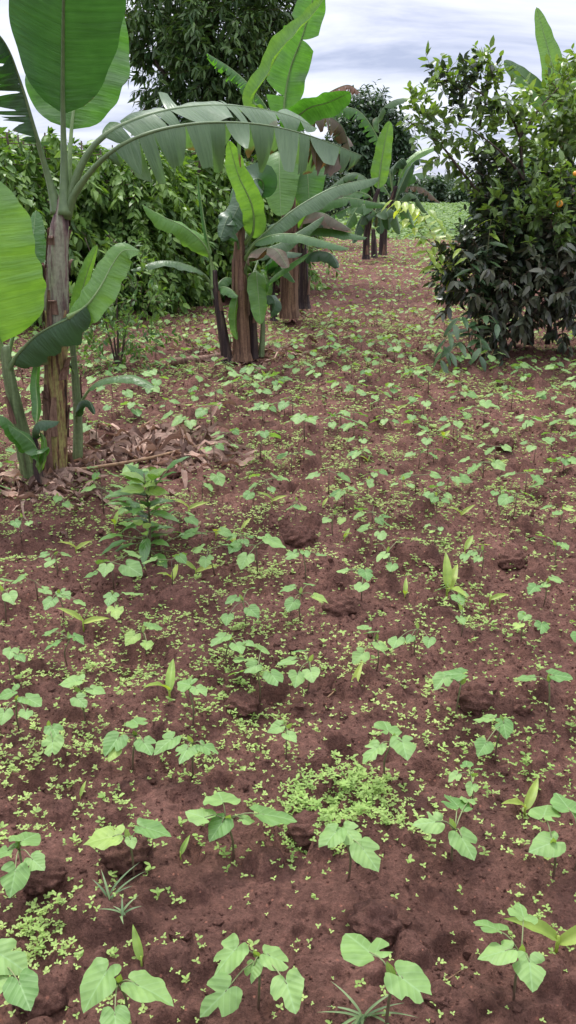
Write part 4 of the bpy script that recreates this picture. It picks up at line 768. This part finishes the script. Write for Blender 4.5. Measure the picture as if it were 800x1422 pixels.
BEANS = [ # base px, [leaf centres + size], scale, bite
 ((18, 1400), [(8, 1330, 1.0), (30, 1372, .8), (-8, 1368, .8)], 1.0, 0),
 ((176, 1418), [(140, 1362, 1.0), (200, 1372, 1.15), (160, 1415, .7)], 1.0, 0),
 ((358, 1400), [(320, 1326, 1.05), (380, 1330, .9), (308, 1382, 1.05), (400, 1372, .95), (352, 1345, .5)], 1.0, .3),
 ((536, 1425), [(508, 1318, 1.3), (566, 1364, 1.1)], 1.15, .3),
 ((714, 1388), [(684, 1288, .85), (726, 1270, .9), (696, 1322, .95), (736, 1342, .95)], 1.0, .2),
 ((36, 1238), [(36, 1165, .95), (6, 1183, .9), (48, 1196, .6), (20, 1216, .8)], 1.0, 0),
 ((186, 1220), [(150, 1163, 1.05), (208, 1151, 1.0), (182, 1168, .4)], 1.0, 0),
 ((324, 1196), [(308, 1110, 1.15), (280, 1134, .9), (374, 1132, 1.2), (306, 1146, .8), (340, 1138, .5)], 1.1, 0),
 ((483, 1220), [(462, 1160, .85), (484, 1157, .9), (508, 1184, .85)], 1.0, .2),
 ((628, 1206), [(633, 1116, .95), (600, 1142, .85), (644, 1168, .8), (650, 1112, .5)], 1.05, .3),
 ((768, 1220), [(756, 1130, .9), (762, 1172, 1.0)], 1.05, 0),
 ((796, 1210), [(786, 1118, .95), (815, 1140, .9)], 1.0, 0),
 ((78, 1054), [(75, 1014, .85), (73, 1034, .9)], .9, .3),
 ((184, 1072), [(190, 1004, 1.0), (160, 1030, .9), (202, 1034, .85), (158, 1044, .6)], 1.0, .3),
 ((268, 1080), [(234, 1030, .95), (258, 1044, .9), (286, 1038, .7)], 1.0, .2),
 ((120, 1004), [(102, 946, 1.0), (132, 958, .7), (110, 972, .7)], 1.0, 0),
 ((28, 1018), [(14, 962, .9), (42, 972, .9), (5, 992, .8), (36, 990, .6)], 1.0, 0),
 ((267, 1008), [(260, 950, .95), (276, 958, .7)], 1.0, .2),
 ((397, 1054), [(386, 1010, .75), (402, 1022, .6)], .85, 0),
 ((360, 976), [(338, 916, .9), (364, 902, .9), (352, 926, .7), (380, 940, .8), (330, 934, .7)], 1.0, .2),
 ((426, 962), [(418, 904, .8), (432, 935, .8), (402, 918, .75), (412, 940, .7)], 1.0, 0),
 ((316, 930), [(308, 886, .95), (330, 898, .75), (345, 893, .5)], 1.0, .2),
 ((536, 1082), [(538, 1012, .95), (560, 1034, .9), (520, 1042, .9)], 1.0, .2),
 ((688, 1052), [(676, 998, .95), (700, 1008, .8), (672, 1036, .85)], .95, 0),
 ((632, 996), [(634, 936, 1.0), (614, 944, .8)], 1.0, .2),
 ((760, 994), [(732, 942, .85), (774, 938, .9)], 1.0, 0),
 ((657, 1122), [(648, 1062, .6), (662, 1068, .6), (632, 1078, .6), (655, 1094, .6)], .8, .2),
 ((522, 932), [(528, 898, .9), (506, 872, .8), (498, 914, .8), (518, 878, .7)], .95, .2),
 ((203, 916), [(212, 870, .9), (184, 885, .8), (204, 894, .7)], .95, 0),
 ((95, 926), [(70, 878, .85), (106, 886, .8), (76, 894, .8)], .95, .2),
 ((17, 946), [(15, 905, .8), (28, 912, .6)], .9, 0),
 ((168, 866), [(182, 824, .95), (154, 830, .8), (160, 848, .8)], .95, .3),
 ((88, 862), [(88, 824, .85), (70, 836, .8), (110, 836, .7)], .9, 0),
 ((8, 858), [(10, 806, .9), (14, 828, .8)], .95, 0),
 ((80, 800), [(62, 770, .75), (90, 770, .7), (68, 782, .7)], .85, .2),
 ((340, 872), [(346, 818, .8), (324, 832, .7), (350, 848, .8), (316, 858, .75)], .95, 0),
 ((418, 862), [(430, 812, .8), (402, 817, .8), (406, 838, .9), (442, 830, .75)], .95, 0),
 ((424, 806), [(406, 770, .8), (424, 768, .7), (444, 770, .7)], .95, .2),
 ((502, 834), [(478, 793, .8), (508, 796, .8), (502, 814, .8), (490, 790, .6)], .95, 0),
 ((540, 802), [(526, 755, .8), (564, 746, .8), (532, 772, .9), (546, 792, .7)], .95, .2),
 ((606, 716), [(602, 692, .8), (618, 695, .7)], .9, 0),
 ((668, 796), [(674, 756, .8), (656, 768, .7), (640, 776, .7), (664, 776, .6)], .9, .2),
 ((770, 792), [(754, 744, .9), (782, 757, .8), (738, 748, .6)], .95, .2),
 ((754, 842), [(742, 816, .95), (772, 804, .9), (758, 812, .6)], .9, .2),
 ((776, 736), [(760, 704, .8), (790, 706, .8), (774, 712, .8)], .9, 0),
 ((640, 884), [(632, 828, .7), (648, 836, .7), (640, 860, .6)], .9, 0),
 ((724, 896), [(728, 856, .8), (720, 868, .7), (752, 870, .7)], .9, .2),
 ((576, 908), [(548, 892, .85), (596, 890, .8), (570, 886, .5)], .85, 0),
 ((30, 748), [(22, 726, .8), (40, 726, .7)], .85, 0),
 ((84, 716), [(80, 692, .7), (92, 700, .7)], .85, 0),
 ((605, 762), [(600, 738, .5), (612, 734, .5), (594, 730, .5)], .8, 0),
 ((690, 705), [(682, 690, .7), (702, 690, .7)], .85, 0),
 ((462, 742), [(452, 724, .7), (474, 722, .7)], .85, 0),
 ((412, 720), [(404, 704, .8), (420, 706, .7), (412, 712, .6)], .85, 0),
 ((512, 690), [(514, 668, .7), (516, 684, .7), (502, 672, .5)], .85, 0),
 ((560, 690), [(548, 672, .7), (570, 674, .7)], .85, 0),
]
def ordinal(k): return ["first", "second", "third", "fourth", "fifth", "sixth", "seventh", "eighth", "ninth", "tenth", "eleventh", "twelfth"][k]
bands = [(1380, 1500), (1190, 1260), (1100, 1140), (1040, 1095), (985, 1025), (926, 980), (880, 925), (840, 879), (780, 839), (725, 779), (640, 724)]
word = {1: "one broad leaf", 2: "two broad leaves", 3: "three leaves", 4: "four leaves", 5: "five leaves"}
bpos = []
for bi, (lo, hi) in enumerate(bands):
    rowb = sorted([b for b in BEANS if lo <= b[0][1] <= hi], key=lambda b: b[0][0])
    for k, (bp, lv, s, bite) in enumerate(rowb):
        where = "at the bottom edge" if bi == 0 else f"in the {ordinal(bi)} row up"
        pos = "leftmost" if k == 0 and len(rowb) > 1 else ("rightmost" if k == len(rowb)-1 and len(rowb) > 1 else f"{ordinal(k)} from the left") if len(rowb) > 1 else "alone"
        lab = f"bean seedling with {word[min(5,len(lv))]}, {pos} {where}"
        g = G(*bp); bpos.append(g[:2]); bean(g, lv, lab, "bean seedlings in the near soil", s=s, sd=bi*20+k, bite=bite)
# copies further away
def bean_mesh(sd, big=False):
    rg = np.random.default_rng(900+sd); mb = MB(); h = .09+.04*rg.random()
    tube(mb, [(0, 0, -.02), (0, 0, h)], [.003, .0025], 4, 1, .1)
    nl = 2+sd % 4
    a0 = rg.random()*6.28
    for k in range(nl):
        a = a0+k*6.28/nl+rg.normal()*.3; rr = .035+.05*rg.random(); Ls = .048+.034*rg.random(); d = np.array([math.cos(a), math.sin(a), -.25-.3*rg.random()])
        j = np.array([math.cos(a)*rr, math.sin(a)*rr, h+.015*rg.normal()])
        tube(mb, [(0, 0, h), j], [.0018, .0014], 4, 1, .9)
        V, Fs, Q = heart(Ls, [(rg.normal(), .15, .4)] if rg.random() < .3 else [], .15, .05, sd*5+k)
        # lighter grid for distant plants
        mb.add(orient(V, j, nrm(d), np.array([rg.normal()*.2, rg.normal()*.2, 1])), Fs, 0, rg.random(), Q)
    o = mb.build("bean_seedling", [M['bean'], M['bean_stem']]); return o
protos = [bean_mesh(k) for k in range(8)]; used = [False]*8
# candidate positions with spacing
cands = []
_ex = [(*P(75, 655, A)[:2], .22), (*P(45, 660, A)[:2], .2), (*P(335, 500, B)[:2], .3), (cb_[0], cb_[1], .16), (*P(405, 440, D)[:2], .35), (*P(520, 358, E_)[:2], .6), (*P(710, 470, O)[:2], .8), (*G(200, 635)[:2], .35), (yb[0], yb[1], .2)]
def clear(x, y):
    for (ax, ay, r) in _ex:
        if (x-ax)**2+(y-ay)**2 < r*r: return False
    px, py = proj((x, y, 0))
    if py < 445 and px < 230: return False
    if py < 400 and px < 330: return False
    return True
rg = np.random.default_rng(77)
yy = 1.05
while yy < 32:
    sp_ = .27 if yy < 12 else .34
    half = .42*yy+.35; x = -half+rg.random()*.3
    while x < half:
        jx, jy = x+rg.normal()*.06, yy+rg.normal()*.07
        if rg.random() < .88 and clear(jx, jy):
            if jy > 4.35 or (abs(proj((jx, jy, 0))[0]-400) > 430) : cands.append((jx, jy))
            elif min((jx-b[0])**2+(jy-b[1])**2 for b in bpos) > .2**2 and rg.random() < .95 and jy > 2.5: cands.append((jx, jy))
        x += sp_*(.8+.4*rg.random())
    yy += .28 if yy < 12 else .32
cands.sort(key=lambda c: (c[0]**2+c[1]**2) if abs(proj((c[0], c[1], 0))[0]-400) < 415 else 1e6+c[1])
inview = [c for c in cands if abs(proj((c[0], c[1], 0))[0]-400) < 415]
ids = 244
def zone(x, y):
    px, py = proj((x, y, 0))
    if py > 700: return "small bean seedling scattered among the larger ones in the near soil"
    if py > 590: return "small bean seedling between the leaf litter heap and the field's nearer rows" if px < 380 else "small bean seedling on open soil level with the leaf litter heap"
    if py > 500: return "small bean seedling on the soil in front of the orange tree and shrub" if px > 560 else "small bean seedling on the soil in front of the brown banana stems"
    return "small bean seedling in the strip between the bananas and the orange tree"
for k, (x, y) in enumerate(inview[:ids]):
    v = k % 8
    if not used[v]: o = protos[v]; used[v] = True
    else: o = protos[v].copy(); C.objects.link(o)
    o.location = (x, y, hz(x, y)); o.rotation_euler = (rg.normal()*.06, rg.normal()*.06, rg.random()*6.28); s = .78+.42*rg.random(); o.scale = (s, s, s)
    z = zone(x, y); tag(o, z, "bean seedling", z.replace("small bean seedling", "small bean seedlings"))
rest = inview[ids:]+[c for c in cands if abs(proj((c[0], c[1], 0))[0]-400) >= 415]
Ra = np.array(rest); Zr = dict(zip(rest, height(Ra[:, 0], Ra[:, 1])))
mb = MB(); Pn = []; Dn = []; Nn = []; Ln = []
for (x, y) in rest:
    z0 = Zr[(x, y)]; h = .05+.05*rg.random(); a0 = rg.random()*6.28; nl = rg.integers(2, 5)
    for q in range(nl):
        a = a0+q*6.28/nl+rg.normal()*.3; r = .02+.05*rg.random()
        Pn.append((x+math.cos(a)*r, y+math.sin(a)*r, z0+h)); Dn.append((math.cos(a), math.sin(a), -.3)); Nn.append((rg.normal()*.25, rg.normal()*.25, 1)); Ln.append(.05+.03*rg.random())
Ln = np.array(Ln); leaves(mb, np.array(Pn), np.array(Dn), np.array(Nn), Ln, Ln*.85, .1, .1, 0, None, True)
for (x, y) in rest: 
    z0 = Zr[(x, y)]; tube(mb, [(x, y, z0-.01), (x, y, z0+.07)], [.004, .003], 3, 1, .2)
tag(mb.build("young_bean_crop", [M['bean_far'], M['bean_stem']]), "pale green young bean plants covering the far part of the field", None, None, "stuff")
# ------------------------------------------------------------------ maize shoots
def maize(base, s, nl, label, yaw, tint=.5, m='maize', cat="maize shoot", name="maize_seedling", group="maize shoots between the beans", lean=.5, w=.17):
    e = empty(name, tuple(base)); tag(e, label, cat, group)
    st = MB(); h = .05*s; tube(st, [base-[0, 0, .015], base+[0, 0, h]], [.0045*s, .0035*s], 7, 0, .8); st.build("stem", M[m], e, tuple(base))
    for k in range(nl):
        a = yaw+k*math.pi+rng.normal()*.3; up_ = 1.1 if k == nl-1 and nl > 1 else lean+.3*rng.random()
        d = np.array([math.cos(a), math.sin(a)*.7-.1, up_*1.1]); n_ = np.array([-math.cos(a)*up_, -math.sin(a)*up_-.55, .8])
        one_leaf(e, base+[0, 0, h*(.5+.5*k/nl)], d, n_, (.12+.03*rng.random())*s, w*.2*s, M[m], tint=float(np.clip(tint+rng.normal()*.15, 0, 1)), droop=.42, fold=.5, prof=.75, wav=.06)
    return e
MZ = [((772, 1324), 1.25, 2, "large yellow green maize shoot with two wide blades near the lower right corner", .2, .5), ((728, 1134), .95, 2, "yellow maize shoot with a broad forked blade beside the bean seedlings", .5, .7), ((197, 1342), .7, 1, "short maize shoot with one upright blade above two broad bean leaves", 1.6, .3),
 ((251, 1192), .5, 1, "single narrow green maize blade alone in open soil", 1.5, .1), ((488, 966), .9, 1, "single bright yellow maize blade standing in open soil", 1.6, .9), ((236, 972), 1.1, 2, "tall slim maize shoot above the seedling with hollowed leaf", 1.3, .3), ((116, 872), .9, 2, "maize shoot with blade bent far over to the side", .1, .7), ((106, 768), .8, 2, "small maize shoot in a v shape left of the coffee seedling", .2, .8),
 ((620, 832), 1.4, 3, "tallest maize shoot, pale blade straight up between bean leaves", 1.5, .6), ((562, 832), .7, 2, "tiny maize shoot with two thin blades beside the tallest one", 1.4, .5), ((680, 838), .8, 1, "single yellow maize blade leaning to one side", .4, .9), ((240, 812), .9, 2, "maize shoot below the coffee seedling, blades curved apart", 1.1, .6), ((272, 800), .9, 2, "pair of maize blades right below the coffee seedling", .3, .6),
 ((640, 720), .8, 2, "maize shoot with bent blade beyond the dark clod", .6, .7), ((645, 770), 1.0, 1, "rounded pale maize blade beside small bean leaves", 1.2, .5), ((378, 700), .8, 2, "spread maize shoot near the fallen dry leaf", .2, .5), ((336, 738), .7, 1, "thin maize shoot leaning on bare soil", 1.0, .8), ((325, 762), .8, 2, "forked maize shoot by the long dark clod", 1.2, .5), ((478, 752), .7, 2, "forked pale maize shoot beside a bean seedling in mid field", 1.2, .4), ((448, 706), .6, 1, "small maize shoot just behind a bean seedling", 1.3, .9),
 ((615, 612), .9, 2, "bright maize shoot level with the leaf litter heap", 1.2, .6), ((552, 572), .8, 2, "small forked maize shoot on bare soil far up the field", .5, .6), ((510, 645), .8, 2, "maize shoot between two bean seedlings in mid field", .8, .5), ((368, 525), .8, 2, "pale maize shoot standing in front of the brown banana stems", 1.2, .3), ((112, 1110), .4, 1, "tiny thread like maize shoot in bare soil", 1.3, .4), ((688, 650), .8, 2, "maize shoot with crossed blades in the mid field rows", .2, .6), ((160, 735), .8, 2, "pale maize shoot touching the coffee seedling's shade", 1.4, .3), ((84, 655), .8, 2, "maize shoot at the foot of the thick banana stem", 1.2, .5), ((262, 712), .9, 2, "yellow maize shoot beside the coffee seedling's outer leaf", .8, .7), ((300, 748), .8, 2, "slim maize shoot between coffee seedling and long dark clod", 1.5, .6)]
for (bp, s, nl, lab, yaw, t) in MZ: maize(G(*bp), s*.8, nl, lab, yaw, t)
# grass tuft at the bottom and a small one
def tuft(px, py, n, L_, label):
    g = G(px, py); e = empty("grass_tuft", tuple(g)); tag(e, label, "grass tuft", "grass tufts in the soil")
    for k in range(n):
        a = rng.random()*6.28; one_leaf(e, g+[rng.normal()*.004, rng.normal()*.004, 0], [math.cos(a), math.sin(a), .5+1.1*rng.random()], [-math.cos(a), -math.sin(a), .6], L_*(.6+.6*rng.random()), .0055, M['grassblade'], name="blade", droop=.55, fold=.5, prof=.6, wav=0)
tuft(506, 1412, 16, .085, "tuft of narrow grey green grass beside the tall two-leaved seedling")
tuft(150, 1250, 5, .075, "few thin bluish grass blades near the seedling pair")
tuft(172, 1272, 6, .05, "short grass sprig with upright blades")
# ------------------------------------------------------------------ small weeds (stuff)
def scatter(n, y0, y1, kx=.46, pad=.4):
    y = np.sqrt(y0*y0+(y1*y1-y0*y0)*rng.random(n)); x = (rng.random(n)*2-1)*(kx*y+pad); return x, y
mb = MB()
gp = G(495, 1118); gp2 = G(50, 1310); gp3 = G(445, 1100)
for (n, y0, y1, LL, kk) in [(90000, .8, 5.5, .0082, 3), (110000, 5.5, 12, .0125, 3), (80000, 12, 32, .022, 3)]:
    x, y = scatter(n, y0, y1)
    d = perlin(x*1.1, y*1.1, 21)*.55+perlin(x*3.7, y*3.7, 22)*.75+perlin(x*11, y*11, 23)*.5
    d += 1.5*np.exp(-(((x-gp[0])/.10)**2+((y-gp[1])/.11)**2))+1.0*np.exp(-(((x-gp2[0])/.09)**2+((y-gp2[1])/.08)**2))+.8*np.exp(-(((x-gp3[0])/.07)**2+((y-gp3[1])/.10)**2))
    keep = rng.random(n) < np.clip(.16+(d-.02)*1.0, .09, 1)
    if y0 < 1: # dense patch plants
        m_ = 550; x = np.concatenate([x[keep], gp[0]+rng.normal(size=m_)*.07, gp2[0]+rng.normal(size=260)*.06, gp3[0]-.05+rng.normal(size=350)*.05]); y = np.concatenate([y[keep], gp[1]+rng.normal(size=m_)*.085, gp2[1]+rng.normal(size=260)*.05, gp3[1]-.12+rng.normal(size=350)*.06])
    else: x, y = x[keep], y[keep]
    if y0 < 1:
        k2 = (perlin(x*16, y*16, 51)+.7*perlin(x*41, y*41, 52)+.28+.4*rng.random(len(x))) > 0; x, y = x[k2], y[k2]
    n = len(x); z = height(x, y); hh = (.006+.012*rng.random(n)); sz = LL*(.6+.8*rng.random(n)**1.5); a = rng.random(n)*6.28
    tn = np.clip(perlin(x*2, y*2, 25)*.5+.5+rng.normal(size=n)*.15, 0, 1)
    for q in range(kk):
        aa = a+q*(6.28/kk)+rng.normal(size=n)*.35; el = .2+.35*rng.random(n)
        Dd = np.stack([np.cos(aa), np.sin(aa), el], 1); Nn = np.stack([rng.normal(size=n)*.3, rng.normal(size=n)*.3-.1, np.ones(n)], 1)
        leaves(mb, np.stack([x, y, z+hh], 1), Dd, Nn, sz*(.8+.4*rng.random(n)), sz*.62, .15, .1, 0, tn, True)
    # second pair, taller weeds
    sel = rng.random(n) < .12; xs_, ys_, zs_ = x[sel], y[sel], z[sel]
    for q in range(4):
        aa = rng.random(sel.sum())*6.28; Dd = np.stack([np.cos(aa), np.sin(aa), .3+.3*rng.random(sel.sum())], 1)
        leaves(mb, np.stack([xs_, ys_, zs_+.018+.01*rng.random(sel.sum())], 1), Dd, np.array([[0, -.1, 1.]])+rng.normal(size=(sel.sum(), 3))*.2, sz[sel]*1.7, sz[sel]*.9, .2, .1, 0, tn[sel]*.6, True)
tag(mb.build("ground_weeds", M['weed']), "tiny pale green weed seedlings sprinkled over the soil", None, None, "stuff")
# crop field beyond
mb = MB(); n = 40000; y = np.exp(np.log(30)+(np.log(100)-np.log(30))*rng.random(n)**.8); x = (rng.random(n)*2-1)*(.42*y+2)*np.where(rng.random(n) < .3, 2.2, 1)
k_ = (x > P(470, 300, 40)[0]) | (y > 40); x, y = x[k_], y[k_]; n = len(x); z = height(x, y)
hh = (.10+.35*rng.random(n))*np.clip((y-29)/8, .2, 1)
for q in range(4):
    a = rng.random(n)*6.28; leaves(mb, np.stack([x+rng.normal(size=n)*.12, y+rng.normal(size=n)*.12, z+hh*(.5+.5*rng.random(n))], 1), np.stack([np.cos(a), np.sin(a), .2+.4*rng.random(n)], 1), np.array([[0, -.3, 1.]])+rng.normal(size=(n, 3))*.3, .22*(y/50)**.5, .15*(y/50)**.5, .2, .1, 0, None, True)
tag(mb.build("crop_field", M['crop']), "dense low green crop beyond the end of the soil", None, None, "stuff")
# ------------------------------------------------------------------ soil crumbs (stuff) and clods
import bmesh
bm = bmesh.new(); bmesh.ops.create_icosphere(bm, subdivisions=1, radius=1)
IV = np.array([v.co[:] for v in bm.verts]); IF = np.array([[v.index for v in f.verts] for f in bm.faces]); bm.free()
mb = MB(); 
for (n, y0, y1, r0) in [(38000, .8, 4.2, .0026), (16000, 4, 11, .0055), (4500, .8, 9, .009)]:
    x, y = scatter(n, y0, y1); z = height(x, y); r = r0*(.5+1.3*rng.random(n)**2.5)
    V = IV[None]*r[:, None, None]*(.75+.5*rng.random((n, len(IV), 1)))*(.7+.6*rng.random((n, 1, 3)))+np.stack([x, y, z+r*.25], 1)[:, None]
    mb.add(V.reshape(-1, 3), (IF[None]+(np.arange(n)*len(IV))[:, None, None]).reshape(-1, 3))
o = mb.build("soil_crumbs", M['soil'], smooth=False); tag(o, "loose crumbs of red brown soil", None, None, "stuff")
CL_ = [((335, 985), .062, "dark round soil clod beside the clustered bean leaves"), ((660, 975), .075, "largest dark clod, lying under the hole in the soil"), ((720, 985), .05, "soil clod touching the largest dark one"), ((418, 752), .085, "long low reddish soil clod in mid field"), ((190, 800), .05, "round clod at the foot of the coffee seedling"), ((105, 822), .035, "small round clod between two bean seedlings"), ((470, 850), .075, "rugged clod casting a dark hollow in mid field"), ((712, 785), .075, "wide dark clod right of the pale maize blade"), ((600, 790), .05, "dark clod under a bean leaf next to the tallest maize shoot"), ((60, 1222), .06, "big clod beside the leftmost four-leaved seedling"), ((250, 1300), .03, "small pinkish clod among tiny weeds"), ((430, 1160), .07, "clod between the largest seedling and the dense weed patch"), ((175, 1190), .07, "clod mound under the seedling pair"), ((385, 735), .06, "dark clod directly behind the long reddish one"), ((60, 1390), .06, "low clod near the lower left corner"), ((520, 1290), .07, "broad clod above the tall two-leaved seedling"), ((730, 715), .05, "clod near the field's side above mid field"), ((178, 1064), .02, "small brick coloured clod under a bean leaf"), ((240, 660), .05, "clod in front of the leaf litter"), ((700, 620), .07, "clod on bare soil before the orange tree"), ((610, 1390), .04, "lone clod near the bottom edge")]
for (bp, r, lab) in CL_:
    g = G(*bp); m_ = MB(); ball(m_, (g[0], g[1], 0), r*.72, 4, .22, (1.15, 1, .9)); V = m_.v[0]; V[:, 0] -= g[0]; V[:, 1] -= g[1]
    rr = nrm(V); V += rr*(perlin(V[:, 0]*60+g[0], V[:, 1]*60+V[:, 2]*40, 31)*r*.05+perlin(V[:, 0]*140+g[0], V[:, 1]*140+V[:, 2]*110, 33)*r*.03)[:, None]
    o = m_.build("soil_clod", M['soil'], None, (0, 0, 0)); o.location = (g[0], g[1], g[2]+r*.22); tag(o, lab, "clod", "soil clods")
# ------------------------------------------------------------------ dry banana litter
mb = MB()
def litter(px0, px1, py0, py1, n, LL=.22, hmax=.08):
    for k in range(n):
        px, py = px0+(px1-px0)*rng.random(), py0+(py1-py0)*rng.random(); g = G(px, py); a = rng.normal()*.9; 
        if rng.random() < .5: a += math.pi
        ln = LL*(.4+.9*rng.random()); nseg = 10; t = np.linspace(0, 1, nseg); bend = rng.normal()*.7; ang = a+bend*t
        x = g[0]+np.cumsum(np.cos(ang))*ln/nseg; y = g[1]+np.cumsum(np.sin(ang))*ln/nseg*.8
        zc = hmax*rng.random()**1.5; z = height(x, y)+zc*np.sin(np.pi*np.clip(t*.9+.05, 0, 1))+.006+.008*np.sin(t*14+k)
        wd = (.007+.017*rng.random())*np.sin(np.pi*np.clip(t*.9+.06, 0, 1))**.5; roll = rng.normal()*1.1+t*rng.normal()*2.0
        nx, ny = -np.sin(ang), np.cos(ang); V = []
        for v in np.linspace(-1, 1, 5):
            V.append(np.stack([x+nx*wd*v*np.cos(roll), y+ny*wd*v*np.cos(roll), z+wd*v*np.sin(roll)+.35*wd*abs(v)+.004*rng.normal(size=nseg)], 1))
        V = np.stack(V, 1); i = np.arange(nseg-1)[:, None]*5; j = np.arange(4)[None]
        mb.add(V.reshape(-1, 3), np.stack([i+j, i+j+1, i+6+j, i+5+j], -1).reshape(-1, 4), 0, rng.random()**1.3, np.stack([np.tile(np.linspace(-1, 1, 5)*.06, nseg)+k*.7, np.repeat(t, 5)*.3], 1))
litter(118, 300, 610, 655, 200, .30, .035); litter(180, 285, 604, 640, 130, .26, .09); litter(0, 112, 664, 696, 100, .28, .03); litter(20, 110, 640, 670, 30, .2, .06); litter(265, 430, 488, 505, 60, .4, .07); litter(30, 300, 560, 760, 25, .14, .02); litter(390, 440, 432, 444, 20, .4, .07)
tag(mb.build("dry_leaf_litter", M['deadleaf']), "heaped dry pinkish brown banana leaves", None, None, "stuff")
def stick(name, pts, r0, r1, lab, cat, m='stalk', lift=.02):
    q = [np.array(G(*p)) for p in pts]; q = [v+np.array([0, 0, lift]) for v in q]; mt = MB(); tube(mt, q, [r0, (r0+r1)/2, r1], 7, 0, .5, .1, n=14); tag(mt.build(name, M[m], None, tuple(q[0])), lab, cat)
stick("fallen_stalk", [(105, 664), (200, 648), (292, 624)], .011, .006, "long thin dry leaf stalk lying along the leaf litter heap", "stalk", lift=.045)
stick("fallen_stalk", [(184, 612), (205, 600), (222, 588)], .010, .006, "short dry stalk sticking out of the top of the litter heap", "stalk", lift=.06)
stick("banana_log", [(235, 508), (270, 505), (310, 498)], .045, .03, "rotting brown banana stem lying on soil by the leaning dark stem", "stem", 'sheath', .03)
stick("banana_log", [(350, 498), (380, 493), (405, 490)], .03, .012, "short piece of dry banana stem lying right of the thick brown stem", "stem", 'sheath', .03)
stick("dry_twig", [(455, 972), (475, 956), (500, 952)], .003, .0015, "thin dry twig on the soil near the single yellow maize blade", "twig", lift=.01)
stick("dry_twig", [(462, 950), (480, 936), (510, 920)], .003, .0015, "thin dry twig slanting up behind the other one", "twig", lift=.01)
stick("dry_twig", [(90, 800), (98, 788), (103, 776)], .003, .0015, "short pale twig standing out beside small bean leaves", "twig", lift=.01)
stick("dry_twig", [(96, 1100), (98, 1080), (96, 1062)], .004, .002, "pale brown twig lying in bare soil below the seedling with bitten leaf", "twig", lift=.005)
stick("dry_twig", [(600, 1372), (622, 1362), (640, 1350)], .002, .001, "fine twig right of the tall two-leaved seedling", "twig", lift=.005)
